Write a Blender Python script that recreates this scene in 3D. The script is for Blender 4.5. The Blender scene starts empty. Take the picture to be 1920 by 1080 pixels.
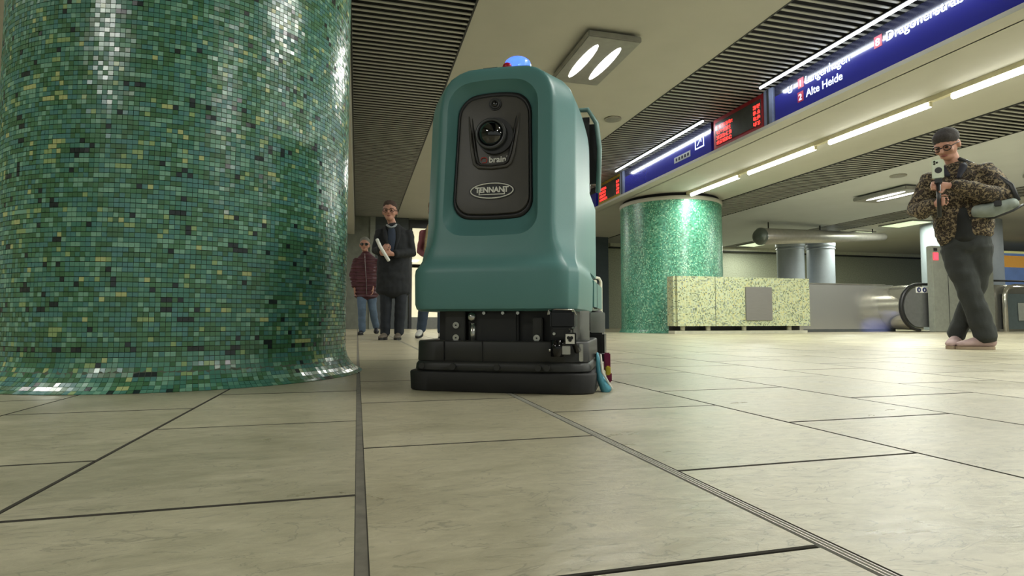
import bpy, bmesh, math, random
from mathutils import Vector, Matrix, Euler, noise
PI = math.pi
random.seed(7)
SC = bpy.context.scene
COL = SC.collection

# ------------------------------------------------------------------ camera, world, light, exposure
CAM_H, YAW, PITCH, FPX = 0.25, math.radians(15.0076), math.radians(3.2327), 1080.0
cam = bpy.data.objects.new('camera', bpy.data.cameras.new('camera'))
COL.objects.link(cam)
cam.location = (0, 0, CAM_H)
cam.rotation_euler = Euler((PI / 2 + PITCH, 0, -YAW), 'XYZ')
cam.data.sensor_width = 36.0
cam.data.lens = 36.0 * FPX / 1920.0
cam.data.clip_start = 0.02
SC.camera = cam

world = bpy.data.worlds.new('station_air')
SC.world = world
world.use_nodes = True
world.node_tree.nodes['Background'].inputs[0].default_value = (0.80, 0.86, 0.80, 1)
world.node_tree.nodes['Background'].inputs[1].default_value = 0.5
SC.view_settings.view_transform = 'Standard'
SC.view_settings.look = 'None'
SC.view_settings.gamma = 1.0
SC.view_settings.use_curve_mapping = False
SC.view_settings.exposure = -0.20

LAMP = (1.0, 0.99, 0.93)
P_PANEL, P_TUBE, P_SIGN = 76.0, 62.0, 13.0


def area(name, loc, sx, sy, power, color=LAMP, rot=(0, 0, 0), shape='RECTANGLE'):
    l = bpy.data.lights.new(name, 'AREA')
    l.shape = shape
    l.size, l.size_y = sx, sy
    l.energy = power
    l.color = color
    o = bpy.data.objects.new(name, l)
    COL.objects.link(o)
    o.location = loc
    o.rotation_euler = rot
    return o


# fluorescent fittings of the hall (their bodies are built further down)
PANELS = [(2.62, 6.1, 3.35), (2.62, 1.6, 3.35), (2.62, -2.4, 3.35), (2.62, 11.6, 3.35), (2.62, 15.6, 3.35),
          (10.15, 8.95, 2.80), (11.35, 6.6, 2.80), (10.15, 4.2, 2.80), (10.15, 0.2, 2.80), 
          (-3.6, 3.6, 3.35), (-3.6, -0.8, 3.35), (-3.6, 8.6, 3.35), (-3.6, 13.6, 3.35),
          (17.0, 9.0, 2.80), (17.0, 4.0, 2.80)]
for p in PANELS:
    area('panel_lamp_light', (p[0], p[1], p[2] - 0.125), 0.5, 1.1, P_PANEL)
TUBES = [(6.30, 1.58 - 3.43 + 0.725 + 1.715 * k) for k in range(7)]
STRIPS = [(13.95, 13.6), (13.85, 11.8), (12.75, 16.3)]
for x, y in STRIPS:
    area('light_strip_light', (x, y, 2.755), 0.6, 0.9, 75.0, (0.95, 1.0, 0.85))
for x, y in TUBES:
    area('tube_lamp_light', (x, y, 2.675), 0.06, 1.4, P_TUBE, (0.95, 1.0, 0.91))

# ------------------------------------------------------------------ helpers: materials
def lin(r, g, b):
    f = lambda c: (c / 255.0 / 12.92) if c / 255.0 <= 0.04045 else ((c / 255.0 + 0.055) / 1.055) ** 2.4
    return (f(r), f(g), f(b), 1.0)


class NT:
    def __init__(s, name):
        s.m = bpy.data.materials.new(name)
        s.m.use_nodes = True
        s.t = s.m.node_tree
        s.b = s.t.nodes['Principled BSDF']

    def n(s, typ, **kw):
        nd = s.t.nodes.new(typ)
        for k, v in kw.items():
            setattr(nd, k, v)
        return nd

    def l(s, a, b):
        s.t.links.new(a, b)

    def ramp(s, fac, stops, interp='LINEAR'):
        r = s.n('ShaderNodeValToRGB')
        r.color_ramp.interpolation = interp
        e = r.color_ramp.elements
        while len(e) < len(stops):
            e.new(0.5)
        for i, (p, c) in enumerate(stops):
            e[i].position = p
            e[i].color = c
        s.l(fac, r.inputs[0])
        return r.outputs[0]

    def noise(s, scale, detail=3, rough=0.55, co=None, out=0, dist=0.0):
        nd = s.n('ShaderNodeTexNoise')
        nd.inputs['Scale'].default_value = scale
        nd.inputs['Detail'].default_value = detail
        nd.inputs['Roughness'].default_value = rough
        nd.inputs['Distortion'].default_value = dist
        if co is not None:
            s.l(co, nd.inputs['Vector'])
        return nd.outputs[out]

    def coord(s, which='Object', scale=None):
        c = s.n('ShaderNodeTexCoord').outputs[which]
        if scale:
            mp = s.n('ShaderNodeMapping')
            mp.inputs['Scale'].default_value = scale
            s.l(c, mp.inputs[0])
            c = mp.outputs[0]
        return c

    def bump(s, h, strength=0.2, dist=0.01):
        b = s.n('ShaderNodeBump')
        b.inputs['Strength'].default_value = strength
        b.inputs['Distance'].default_value = dist
        s.l(h, b.inputs['Height'])
        s.l(b.outputs[0], s.b.inputs['Normal'])


MATS = {}


def mat(name, c, rough=0.5, metal=0.0, var=0.08, nscale=12.0, bump=0.0, bscale=60.0, emit=0.0, ecol=None, coat=0.0, spec=None, alpha=None, trans=0.0):
    if name in MATS:
        return MATS[name]
    t = NT(name)
    base = lin(*c)
    lo = tuple(max(0, v * (1 - var)) for v in base[:3]) + (1,)
    hi = tuple(min(1, v * (1 + var)) for v in base[:3]) + (1,)
    co = t.coord('Object')
    t.l(t.ramp(t.noise(nscale, co=co), [(0.3, lo), (0.7, hi)]), t.b.inputs['Base Color'])
    t.b.inputs['Roughness'].default_value = rough
    t.b.inputs['Metallic'].default_value = metal
    if bump:
        t.bump(t.noise(bscale, co=co), bump, 0.005)
    if emit:
        t.b.inputs['Emission Color'].default_value = ecol or base
        t.b.inputs['Emission Strength'].default_value = emit
    if coat:
        t.b.inputs['Coat Weight'].default_value = coat
        t.b.inputs['Coat Roughness'].default_value = 0.03
    if spec is not None:
        t.b.inputs['Specular IOR Level'].default_value = spec
    if trans:
        t.b.inputs['Transmission Weight'].default_value = trans
    MATS[name] = t.m
    return t.m


def floor_mat():
    t = NT('slate_tile')
    co = t.n('ShaderNodeNewGeometry').outputs['Position']
    mp = t.n('ShaderNodeMapping')
    mp.inputs['Scale'].default_value = (1.0, 2.2, 1.0)
    t.l(co, mp.inputs[0])
    n1 = t.noise(3.0, 8, 0.62, mp.outputs[0], dist=0.8)
    n2 = t.noise(22.0, 6, 0.7, mp.outputs[0], dist=0.4)
    rnd = t.n('ShaderNodeObjectInfo').outputs['Random']
    c1 = t.ramp(n1, [(0.25, lin(144, 138, 112)), (0.5, lin(174, 167, 140)), (0.75, lin(198, 190, 163))])
    c2 = t.ramp(n2, [(0.2, lin(118, 112, 90)), (0.5, lin(176, 169, 142)), (0.8, lin(210, 203, 176))])
    mx = t.n('ShaderNodeMix', data_type='RGBA')
    mx.inputs[0].default_value = 0.5
    t.l(c1, mx.inputs[6]); t.l(c2, mx.inputs[7])
    hv = t.n('ShaderNodeHueSaturation')
    mr = t.n('ShaderNodeMapRange')
    mr.inputs[3].default_value = 0.90; mr.inputs[4].default_value = 1.06
    t.l(rnd, mr.inputs[0]); t.l(mr.outputs[0], hv.inputs['Value'])
    t.l(mx.outputs[2], hv.inputs['Color'])
    # thin mineral veins and chips
    vo = t.n('ShaderNodeTexNoise')
    vo.inputs['Scale'].default_value = 5.0; vo.inputs['Detail'].default_value = 9; vo.inputs['Distortion'].default_value = 2.2
    t.l(mp.outputs[0], vo.inputs['Vector'])
    vein = t.ramp(vo.outputs[0], [(0.488, (0, 0, 0, 1)), (0.5, (1, 1, 1, 1)), (0.512, (0, 0, 0, 1))])
    mv = t.n('ShaderNodeMix', data_type='RGBA')
    mv.inputs[7].default_value = lin(108, 103, 86)
    ml = t.n('ShaderNodeMath', operation='MULTIPLY')
    ml.inputs[1].default_value = 0.55
    t.l(vein, ml.inputs[0]); t.l(ml.outputs[0], mv.inputs[0]); t.l(hv.outputs[0], mv.inputs[6])
    t.l(mv.outputs[2], t.b.inputs['Base Color'])
    t.l(t.ramp(n1, [(0.2, (0.24,) * 3 + (1,)), (0.8, (0.42,) * 3 + (1,))]), t.b.inputs['Roughness'])
    t.b.inputs['Specular IOR Level'].default_value = 0.75
    sm = t.n('ShaderNodeMath', operation='ADD')
    t.l(n1, sm.inputs[0]); t.l(n2, sm.inputs[1])
    t.bump(sm.outputs[0], 0.26, 0.006)
    return t.m


MOSAIC = [(0.0, lin(36, 48, 48)), (0.055, lin(72, 116, 80)), (0.20, lin(82, 132, 96)), (0.38, lin(78, 134, 116)),
          (0.56, lin(96, 150, 128)), (0.70, lin(84, 138, 132)), (0.82, lin(126, 176, 150)), (0.93, lin(152, 180, 122)), (0.98, lin(186, 198, 136))]


def mosaic_tile_mat():
    t = NT('glass_mosaic')
    a = t.n('ShaderNodeAttribute', attribute_name='shade')
    t.l(t.ramp(a.outputs['Fac'], MOSAIC, 'CONSTANT'), t.b.inputs['Base Color'])
    t.b.inputs['Roughness'].default_value = 0.24
    t.b.inputs['Specular IOR Level'].default_value = 0.7
    return t.m


def mosaic_far_mat(name, stops, w, grout):
    """small mosaic too far off to pick apart: cells of angle x height"""
    t = NT(name)
    co = t.coord('UV')
    sp = t.n('ShaderNodeSeparateXYZ'); t.l(co, sp.inputs[0])
    out = []
    for i in (0, 1):
        d = t.n('ShaderNodeMath', operation='DIVIDE'); d.inputs[1].default_value = w; t.l(sp.outputs[i], d.inputs[0])
        f = t.n('ShaderNodeMath', operation='FLOOR'); t.l(d.outputs[0], f.inputs[0])
        out.append(f.outputs[0])
    cb = t.n('ShaderNodeCombineXYZ'); t.l(out[0], cb.inputs[0]); t.l(out[1], cb.inputs[1])
    wn = t.n('ShaderNodeTexWhiteNoise', noise_dimensions='2D'); t.l(cb.outputs[0], wn.inputs[0])
    t.l(t.ramp(wn.outputs[0], stops, 'CONSTANT'), t.b.inputs['Base Color'])
    t.b.inputs['Roughness'].default_value = 0.32
    t.bump(wn.outputs[0], 0.2, 0.003)
    return t.m


def leopard_mat():
    t = NT('leopard_print_fur')
    co = t.coord('Object')
    v = t.n('ShaderNodeTexVoronoi'); v.inputs['Scale'].default_value = 54.0
    nz = t.n('ShaderNodeTexNoise'); nz.inputs['Scale'].default_value = 30.0
    t.l(co, nz.inputs['Vector'])
    mxv = t.n('ShaderNodeMix', data_type='RGBA'); mxv.inputs[0].default_value = 0.06
    t.l(co, mxv.inputs[6]); t.l(nz.outputs[1], mxv.inputs[7])
    t.l(mxv.outputs[2], v.inputs['Vector'])
    col = t.ramp(v.outputs['Distance'], [(0.0, lin(72, 58, 42)), (0.26, lin(68, 52, 36)), (0.34, lin(24, 21, 19)), (0.52, lin(26, 22, 20)), (0.60, lin(108, 94, 70)), (0.9, lin(132, 118, 92))])
    t.l(col, t.b.inputs['Base Color'])
    t.b.inputs['Roughness'].default_value = 0.9
    t.bump(t.noise(90, 4, co=co), 0.8, 0.01)
    return t.m


def steel_mat(name, c, rough=0.3, axis=(1, 1, 60)):
    t = NT(name)
    co = t.coord('Object', axis)
    n = t.noise(8, 4, co=co)
    b = lin(*c)
    t.l(t.ramp(n, [(0.3, tuple(v * 0.85 for v in b[:3]) + (1,)), (0.7, b)]), t.b.inputs['Base Color'])
    t.b.inputs['Metallic'].default_value = 0.75
    t.b.inputs['Roughness'].default_value = rough
    return t.m


# ------------------------------------------------------------------ helpers: geometry
def link(o, parent=None):
    COL.objects.link(o)
    if parent is not None:
        o.parent = parent
    return o


def mesh_obj(name, verts, faces, m, parent=None, smooth=False):
    me = bpy.data.meshes.new(name)
    me.from_pydata([tuple(v) for v in verts], [], faces)
    me.update()
    if m is not None:
        me.materials.append(m)
    if smooth:
        me.polygons.foreach_set('use_smooth', [True] * len(me.polygons))
    return link(bpy.data.objects.new(name, me), parent)


def bm_obj(name, bm, m, parent=None, smooth=False, bevel=0.0, seg=2):
    if bevel:
        bmesh.ops.bevel(bm, geom=bm.edges[:], offset=bevel, segments=seg, affect='EDGES', clamp_overlap=True)
    bmesh.ops.recalc_face_normals(bm, faces=bm.faces[:])
    me = bpy.data.meshes.new(name)
    bm.to_mesh(me); bm.free()
    me.materials.append(m)
    if smooth:
        me.polygons.foreach_set('use_smooth', [True] * len(me.polygons))
    return link(bpy.data.objects.new(name, me), parent)


def add_box(bm, x0, x1, y0, y1, z0, z1, mtx=None):
    vs = [bm.verts.new(Vector(p)) for p in ((x0, y0, z0), (x1, y0, z0), (x1, y1, z0), (x0, y1, z0), (x0, y0, z1), (x1, y0, z1), (x1, y1, z1), (x0, y1, z1))]
    if mtx is not None:
        for v in vs:
            v.co = mtx @ v.co
    for f in ((0, 3, 2, 1), (4, 5, 6, 7), (0, 1, 5, 4), (1, 2, 6, 5), (2, 3, 7, 6), (3, 0, 4, 7)):
        bm.faces.new([vs[i] for i in f])
    return vs


def box(name, x0, x1, y0, y1, z0, z1, m, parent=None, bevel=0.0, seg=2, smooth=False):
    bm = bmesh.new()
    add_box(bm, x0, x1, y0, y1, z0, z1)
    return bm_obj(name, bm, m, parent, smooth, bevel, seg)


def tube(bm, pts, rads, hint=(1, 0, 0), n=16, cap=True, closed=False):
    """tapered tube; radius entries are r or (a, b) with a along hint"""
    pts = [Vector(p) for p in pts]
    rads = [(r, r) if not isinstance(r, (tuple, list)) else r for r in rads]
    N = len(pts)
    rings = []
    frames = []
    for i in range(N):
        if closed:
            t = (pts[(i + 1) % N] - pts[i - 1]).normalized()
        else:
            t = (pts[min(i + 1, N - 1)] - pts[max(i - 1, 0)]).normalized()
        h = Vector(hint)
        s = h - t * h.dot(t)
        if s.length < 1e-3:
            s = Vector((0, 0, 1)) - t * t.z
            if s.length < 1e-3:
                s = Vector((0, 1, 0))
        s.normalize()
        frames.append((t, s, t.cross(s)))

    def ring(c, a, b, s, u):
        return [bm.verts.new(c + s * (a * math.cos(2 * PI * k / n)) + u * (b * math.sin(2 * PI * k / n))) for k in range(n)]
    if cap and not closed:
        t, s, u = frames[0]; a, b = rads[0]; e = min(a, b)
        p0 = bm.verts.new(pts[0] - t * e * 0.55)
        rings.append(ring(pts[0] - t * e * 0.4, a * 0.7, b * 0.7, s, u))
    for p, (a, b), (t, s, u) in zip(pts, rads, frames):
        rings.append(ring(p, a, b, s, u))
    if cap and not closed:
        t, s, u = frames[-1]; a, b = rads[-1]; e = min(a, b)
        rings.append(ring(pts[-1] + t * e * 0.4, a * 0.7, b * 0.7, s, u))
        p1 = bm.verts.new(pts[-1] + t * e * 0.55)
    M = len(rings)
    for i in range(M if closed else M - 1):
        r0, r1 = rings[i], rings[(i + 1) % M]
        for k in range(n):
            bm.faces.new((r0[k], r0[(k + 1) % n], r1[(k + 1) % n], r1[k]))
    if cap and not closed:
        for k in range(n):
            bm.faces.new((p0, rings[0][(k + 1) % n], rings[0][k]))
            bm.faces.new((p1, rings[-1][k], rings[-1][(k + 1) % n]))


def tube_obj(name, pts, rads, m, parent=None, hint=(1, 0, 0), n=12, closed=False):
    bm = bmesh.new()
    if not isinstance(rads, list):
        rads = [rads] * len(pts)
    tube(bm, pts, rads, hint, n, True, closed)
    return bm_obj(name, bm, m, parent, True)


def cyl(bm, c, r, h, axis='Z', n=24, r2=None):
    """cylinder from c along axis for h"""
    r2 = r if r2 is None else r2
    A = {'X': (Vector((1, 0, 0)), Vector((0, 1, 0)), Vector((0, 0, 1))), 'Y': (Vector((0, 1, 0)), Vector((1, 0, 0)), Vector((0, 0, 1))), 'Z': (Vector((0, 0, 1)), Vector((1, 0, 0)), Vector((0, 1, 0)))}[axis]
    c = Vector(c)
    a = [bm.verts.new(c + A[1] * r * math.cos(2 * PI * k / n) + A[2] * r * math.sin(2 * PI * k / n)) for k in range(n)]
    b = [bm.verts.new(c + A[0] * h + A[1] * r2 * math.cos(2 * PI * k / n) + A[2] * r2 * math.sin(2 * PI * k / n)) for k in range(n)]
    for k in range(n):
        bm.faces.new((a[k], a[(k + 1) % n], b[(k + 1) % n], b[k]))
    bm.faces.new(a[::-1]); bm.faces.new(b)


def cyl_obj(name, c, r, h, axis, m, parent=None, n=24, r2=None, bevel=0.0):
    bm = bmesh.new()
    cyl(bm, c, r, h, axis, n, r2)
    if bevel:
        ed = [e for e in bm.edges if len(e.link_faces) == 2 and e.calc_face_angle() > 0.8]
        bmesh.ops.bevel(bm, geom=ed, offset=bevel, segments=2, affect='EDGES')
    o = bm_obj(name, bm, m, parent, False)
    o.data.polygons.foreach_set('use_smooth', [len(p.vertices) < 8 for p in o.data.polygons])
    return o


def ell(bm, c, r, rot=None, n=14):
    c = Vector(c)
    R = rot.to_matrix() if rot is not None else Matrix.Identity(3)
    res = bmesh.ops.create_uvsphere(bm, u_segments=n + 4, v_segments=n, radius=1.0)
    for v in res['verts']:
        v.co = c + R @ Vector((v.co.x * r[0], v.co.y * r[1], v.co.z * r[2]))


def ell_obj(name, c, r, m, parent=None, rot=None, n=14):
    bm = bmesh.new()
    ell(bm, c, r, rot, n)
    return bm_obj(name, bm, m, parent, True)


def lathe(name, prof, m, parent=None, n=96, c=(0, 0, 0), uv=False):
    vs, fs = [], []
    for (r, z) in prof:
        for k in range(n):
            a = 2 * PI * k / n
            vs.append((c[0] + r * math.cos(a), c[1] + r * math.sin(a), c[2] + z))
    for i in range(len(prof) - 1):
        for k in range(n):
            fs.append((i * n + k, i * n + (k + 1) % n, (i + 1) * n + (k + 1) % n, (i + 1) * n + k))
    o = mesh_obj(name, vs, fs, m, parent, True)
    if uv:
        ul = o.data.uv_layers.new(name='UVMap')
        R = max(p[0] for p in prof)
        for p in o.data.polygons:
            k = p.index % n
            for li in p.loop_indices:
                vi = o.data.loops[li].vertex_index
                kk = vi % n
                if kk == 0 and k == n - 1:
                    kk = n
                ul.data[li].uv = (2 * PI * kk / n * R, vs[vi][2])
    return o


def remesh(name, bm, m, parent=None, voxel=0.01, smooth=3, folds=0.0, fscale=9.0):
    """fuse all shapes of bm into one continuous surface"""
    me = bpy.data.meshes.new(name + '_raw')
    bm.to_mesh(me); bm.free()
    tmp = bpy.data.objects.new(name + '_raw', me)
    COL.objects.link(tmp)
    md = tmp.modifiers.new('r', 'REMESH'); md.mode = 'VOXEL'; md.voxel_size = voxel
    if smooth:
        sm = tmp.modifiers.new('s', 'SMOOTH'); sm.factor = 0.5; sm.iterations = smooth
    dg = bpy.context.evaluated_depsgraph_get()
    new = bpy.data.meshes.new_from_object(tmp.evaluated_get(dg))
    bpy.data.objects.remove(tmp); bpy.data.meshes.remove(me)
    new.name = name
    new.materials.clear(); new.materials.append(m)
    new.polygons.foreach_set('use_smooth', [True] * len(new.polygons))
    if folds:
        ns = [v.normal.copy() for v in new.vertices]
        for v, nn in zip(new.vertices, ns):
            q = v.co
            k = noise.noise(Vector((q.x * fscale, q.y * fscale, q.z * fscale * 1.6))) + 0.5 * noise.noise(Vector((q.x * 22, q.y * 22, q.z * 14)))
            v.co = q + nn * (k * folds)
    return link(bpy.data.objects.new(name, new), parent)


def empty(name, loc=(0, 0, 0), rz=0.0, parent=None):
    o = bpy.data.objects.new(name, None)
    o.empty_display_size = 0.1
    COL.objects.link(o)
    o.location = loc
    o.rotation_euler = (0, 0, rz)
    if parent:
        o.parent = parent
    return o


def tag(o, label, cat, group=None, kind=None):
    o['label'] = label
    o['category'] = cat
    if group:
        o['group'] = group
    if kind:
        o['kind'] = kind
    return o


def struct(o, label=None, cat=None):
    o['kind'] = 'structure'
    if label:
        o['label'] = label
    if cat:
        o['category'] = cat
    return o


def copy_tree(o, parent=None):
    c = o.copy()
    COL.objects.link(c)
    c.parent = parent
    for ch in list(o.children):
        copy_tree(ch, c)
    return c


def text_obj(name, body, size, m, parent, mtx, extrude=0.002, offset=0.0, align='LEFT', shear=0.0, sx=1.0):
    cu = bpy.data.curves.new(name, 'FONT')
    cu.body = body; cu.size = size; cu.extrude = extrude; cu.offset = offset
    cu.align_x = align; cu.shear = shear
    tmp = bpy.data.objects.new(name, cu)
    COL.objects.link(tmp)
    dg = bpy.context.evaluated_depsgraph_get()
    me = bpy.data.meshes.new_from_object(tmp.evaluated_get(dg))
    bpy.data.objects.remove(tmp)
    me.transform(mtx @ Matrix.Diagonal((sx, 1, 1, 1)))
    me.materials.clear(); me.materials.append(m)
    me.name = name
    return link(bpy.data.objects.new(name, me), parent)


# ------------------------------------------------------------------ shared materials
M_FLOOR = floor_mat()
M_GROUT = mat('floor_grout', (62, 59, 50), 0.85, var=0.2, nscale=40)
M_CEIL = mat('painted_ceiling', (180, 179, 168), 0.75, var=0.03, nscale=2)
M_CREAM_ = mat('cream_fascia', (210, 210, 186), 0.7)
M_PLENUM = mat('dark_plenum', (12, 12, 13), 0.9, var=0.1)
M_SLAT = mat('slat_metal', (168, 168, 160), 0.45, var=0.04, nscale=3)
M_SLATEDGE = mat('dark_edge_trim', (40, 42, 42), 0.6)
M_WALL = mat('speckled_wall', (172, 176, 156), 0.8, var=0.22, nscale=30, bump=0.3)
M_WALLD = mat('dark_wall', (70, 74, 72), 0.7, var=0.1)
M_TEAL = mat('teal_plastic', (88, 136, 134), 0.40, var=0.03, nscale=5, bump=0.10, bscale=400)
M_PANEL = mat('charcoal_plastic', (72, 70, 65), 0.42, var=0.04, nscale=20, bump=0.08, bscale=500)
M_BLACK = mat('black_plastic', (22, 23, 23), 0.45, var=0.15)
M_RUBBER = mat('black_rubber', (30, 30, 29), 0.6, var=0.2, nscale=20)
M_DECK = mat('scrub_deck_plastic', (40, 41, 39), 0.5, var=0.12, nscale=8)
M_STEEL = steel_mat('brushed_steel', (186, 186, 180), 0.24)
M_STEELP = steel_mat('polished_steel', (190, 188, 175), 0.16, (1, 1, 8))
M_CHROME = mat('zinc_bolt', (190, 190, 182), 0.25, metal=1.0)
M_WHITE = mat('white_print', (225, 225, 215), 0.5, var=0.02)
M_LENS = mat('lens_glass', (6, 7, 8), 0.05, var=0.0, coat=1.0)
M_EMIT = mat('lit_diffuser', (255, 252, 240), 0.4, var=0.0, emit=7.0, ecol=(1, 0.97, 0.92, 1))
M_TUBE = mat('lit_tube', (255, 255, 248), 0.4, var=0.0, emit=9.0, ecol=(1, 0.99, 0.92, 1))
M_STUBE = mat('lit_cool_tube', (240, 245, 255), 0.4, var=0.0, emit=9.0, ecol=(0.86, 0.92, 1.0, 1))
M_FIXT = mat('lamp_housing_grey', (150, 150, 145), 0.4, metal=0.3)
M_BATTEN = mat('lamp_batten_cream', (214, 208, 176), 0.5)
M_SIGNBLUE = mat('blue_sign_face', (32, 34, 100), 0.16, var=0.02, coat=0.35, emit=0.11, ecol=lin(42, 48, 170))
M_SIGNTOP = mat('sign_dark_top', (30, 32, 48), 0.2, coat=0.5)
M_SIGNTXT = mat('backlit_white_letter', (220, 228, 255), 0.4, var=0.0, emit=0.75, ecol=(0.75, 0.82, 1, 1))
M_REDBOX = mat('red_line_box', (150, 26, 50), 0.4, emit=0.15)
M_POST = mat('grey_blue_post', (112, 120, 142), 0.4, metal=0.2)
M_LEDRED = mat('red_led', (255, 60, 50), 0.4, var=0.0, emit=2.2, ecol=(1, 0.045, 0.035, 1))
M_LEDFRAME = mat('dark_red_frame', (150, 34, 42), 0.4)
M_LEDSCR = mat('display_screen', (66, 70, 68), 0.25, coat=0.3)
M_YELFRAME = mat('mustard_frame', (176, 150, 50), 0.4)
M_MOS = mosaic_tile_mat()
M_MGROUT = mat('mosaic_grout', (86, 98, 82), 0.8, var=0.2, nscale=60)
FAR_GREEN = [(p, c) for p, c in MOSAIC]
M_MFAR = mosaic_far_mat('far_green_mosaic', [(0.0, lin(52, 100, 78)), (0.15, lin(72, 128, 100)), (0.4, lin(84, 146, 118)), (0.6, lin(70, 138, 116)), (0.8, lin(120, 176, 146)), (0.93, lin(150, 190, 156))], 0.022, None)
M_MYEL = mosaic_far_mat('yellow_green_mosaic', [(0.0, lin(110, 120, 96)), (0.09, lin(150, 158, 128)), (0.24, lin(180, 186, 146)), (0.45, lin(192, 196, 156)), (0.7, lin(188, 198, 168)), (0.88, lin(194, 188, 130)), (0.94, lin(140, 150, 144))], 0.022, None)

# ------------------------------------------------------------------ floor
YB = 17.6
floor = box('floor', -8, 26, -6, YB + 0.3, -0.10, -0.0045, M_GROUT)
struct(floor)
xs = [0.008]
xr = [0.51, 1.03, 1.55, 2.08]
while xr[-1] < 25:
    xr.append(xr[-1] + 0.52)
xl = []
x = 0.008
while x > -7.5:
    x -= 0.455
    xl.append(x)
XB = xl[::-1] + xs + xr
i0 = XB.index(0.008)
PH = {0: 0.55, 1: 0.23, -1: 0.23, -2: 0.55}
cols = []
for i in range(len(XB) - 1):
    off = {i0 - 2: 0.565, i0 - 1: 0.235, i0: 0.545, i0 + 1: 0.235, i0 + 2: 0.575, i0 + 3: 0.265}.get(i, 0.56 if (i - i0) % 2 == 0 else 0.245)
    cols.append((XB[i], XB[i + 1], off))
tiles = []
RT = (math.cos(YAW), -math.sin(YAW)); FW = (math.sin(YAW), math.cos(YAW))
TP = 0.637
for (a, b, off) in cols:
    y = off - TP * 4
    while y < YB:
        y1 = min(y + TP, YB)
        if y1 > -1.5 and y1 - y > 0.05:
            cx, cy = (a + b) / 2, (y + y1) / 2
            d = cx * FW[0] + cy * FW[1]; lt = cx * RT[0] + cy * RT[1]
            inview = d > 0.05 and abs(lt) < d * 0.95 + 0.45
            tiles.append((math.hypot(cx, cy) if inview else 100 + abs(cy) + abs(cx), a, b, y, y1))
        y += TP
tiles.sort()


def joint(a):
    if abs(a - 0.008) < 1e-4:
        return 0.0060
    if abs(a - 0.51) < 1e-4:
        return 0.0105
    return 0.0024


def tile_geo(w, l):
    e = 0.0018
    x, y = w / 2, l / 2
    vs = [(-x, -y, -.006), (x, -y, -.006), (x, y, -.006), (-x, y, -.006), (-x, -y, -.0018), (x, -y, -.0018), (x, y, -.0018), (-x, y, -.0018),
          (-x + e, -y + e, 0), (x - e, -y + e, 0), (x - e, y - e, 0), (-x + e, y - e, 0)]
    fs = [(8, 9, 10, 11)] + [(k, (k + 1) % 4, 4 + (k + 1) % 4, 4 + k) for k in range(4)] + [(4 + k, 4 + (k + 1) % 4, 8 + (k + 1) % 4, 8 + k) for k in range(4)]
    return vs, fs


tmesh = {}
rest_v, rest_f = [], []
for i, (d, a, b, y0, y1) in enumerate(tiles):
    xa, xb = a + joint(a), b - joint(b)
    w, l = round(xb - xa, 4), round(y1 - y0 - 0.0055, 4)
    jit = random.uniform(-0.0006, 0.0)
    if i < 298:
        key = (w, l)
        if key not in tmesh:
            vs, fs = tile_geo(w, l)
            me = bpy.data.meshes.new('tile'); me.from_pydata(vs, [], fs); me.materials.append(M_FLOOR); me.materials.append(M_GROUT)
            me.polygons.foreach_set('material_index', [0] + [1] * 8)
            tmesh[key] = me
        o = link(bpy.data.objects.new('tile', tmesh[key]), floor)
        o.location = ((xa + xb) / 2, (y0 + y1) / 2, jit)
    else:
        vs, fs = tile_geo(w, l)
        n0 = len(rest_v)
        rest_v += [(v[0] + (xa + xb) / 2, v[1] + (y0 + y1) / 2, v[2] + jit) for v in vs]
        rest_f += [tuple(k + n0 for k in f) for f in fs]
rest = mesh_obj('distant_tiles', rest_v, rest_f, M_FLOOR, floor)
rest['kind'] = 'stuff'
rest.data.materials.append(M_GROUT)
rest.data.polygons.foreach_set('material_index', ([0] + [1] * 8) * (len(rest_f) // 9))
box('joint_filler', 0.0015, 0.0145, -1.5, YB, -0.006, -0.0016, mat('grey_joint_filler', (104, 100, 88), 0.8, var=0.25, nscale=30), floor)
# metal expansion strip: three fins in the wide joint
M_STRIP = mat('strip_metal', (196, 194, 182), 0.35, metal=0.1)
st = box('trim_1', 0.5006, 0.5194, -1.5, YB, -0.006, -0.0035, mat('strip_gap', (40, 40, 38), 0.7))
struct(st)
for dx in (-0.0072, -0.0012, 0.0048):
    box('fin', 0.51 + dx, 0.51 + dx + 0.0018, -1.5, YB, -0.0045, 0.0004, M_STRIP, st)

# ------------------------------------------------------------------ ceilings and beams
struct(box('ceiling', 1.09, 4.02, -6, YB, 3.35, 3.5, M_CEIL))
struct(box('ceiling', 8.62, 12.2, -6, YB, 2.80, 3.0, mat('cool_white_ceiling', (196, 200, 200), 0.75, var=0.03, nscale=2)))
struct(box('ceiling', -8, -2.8, -6, YB, 3.35, 3.5, M_CEIL))
struct(box('ceiling', 15.4, 26, -6, YB, 2.80, 3.0, M_CEIL))


def slat_field(x0, x1, z, y0=-1.0, first=0):
    f = box('slatted_ceiling', x0, x1, -6, YB, z + 0.16, z + 0.24, M_PLENUM)
    struct(f)
    n = int((YB - y0) / 0.1)
    me = None
    for k in range(n):
        if me is None:
            o = box('slat', x0 + 0.02, x1 - 0.02, -0.015, 0.015, 0.0, 0.010, M_SLAT, f)
            me = o.data
        else:
            o = link(bpy.data.objects.new('slat', me), f)
        o.location = (0, y0 + 0.1 * k, z)
    for xe in (x0, x1 - 0.02):
        box('edge_trim', xe, xe + 0.02, -6, YB, z - 0.004, z + 0.16, M_SLATEDGE, f)
    return f


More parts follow.
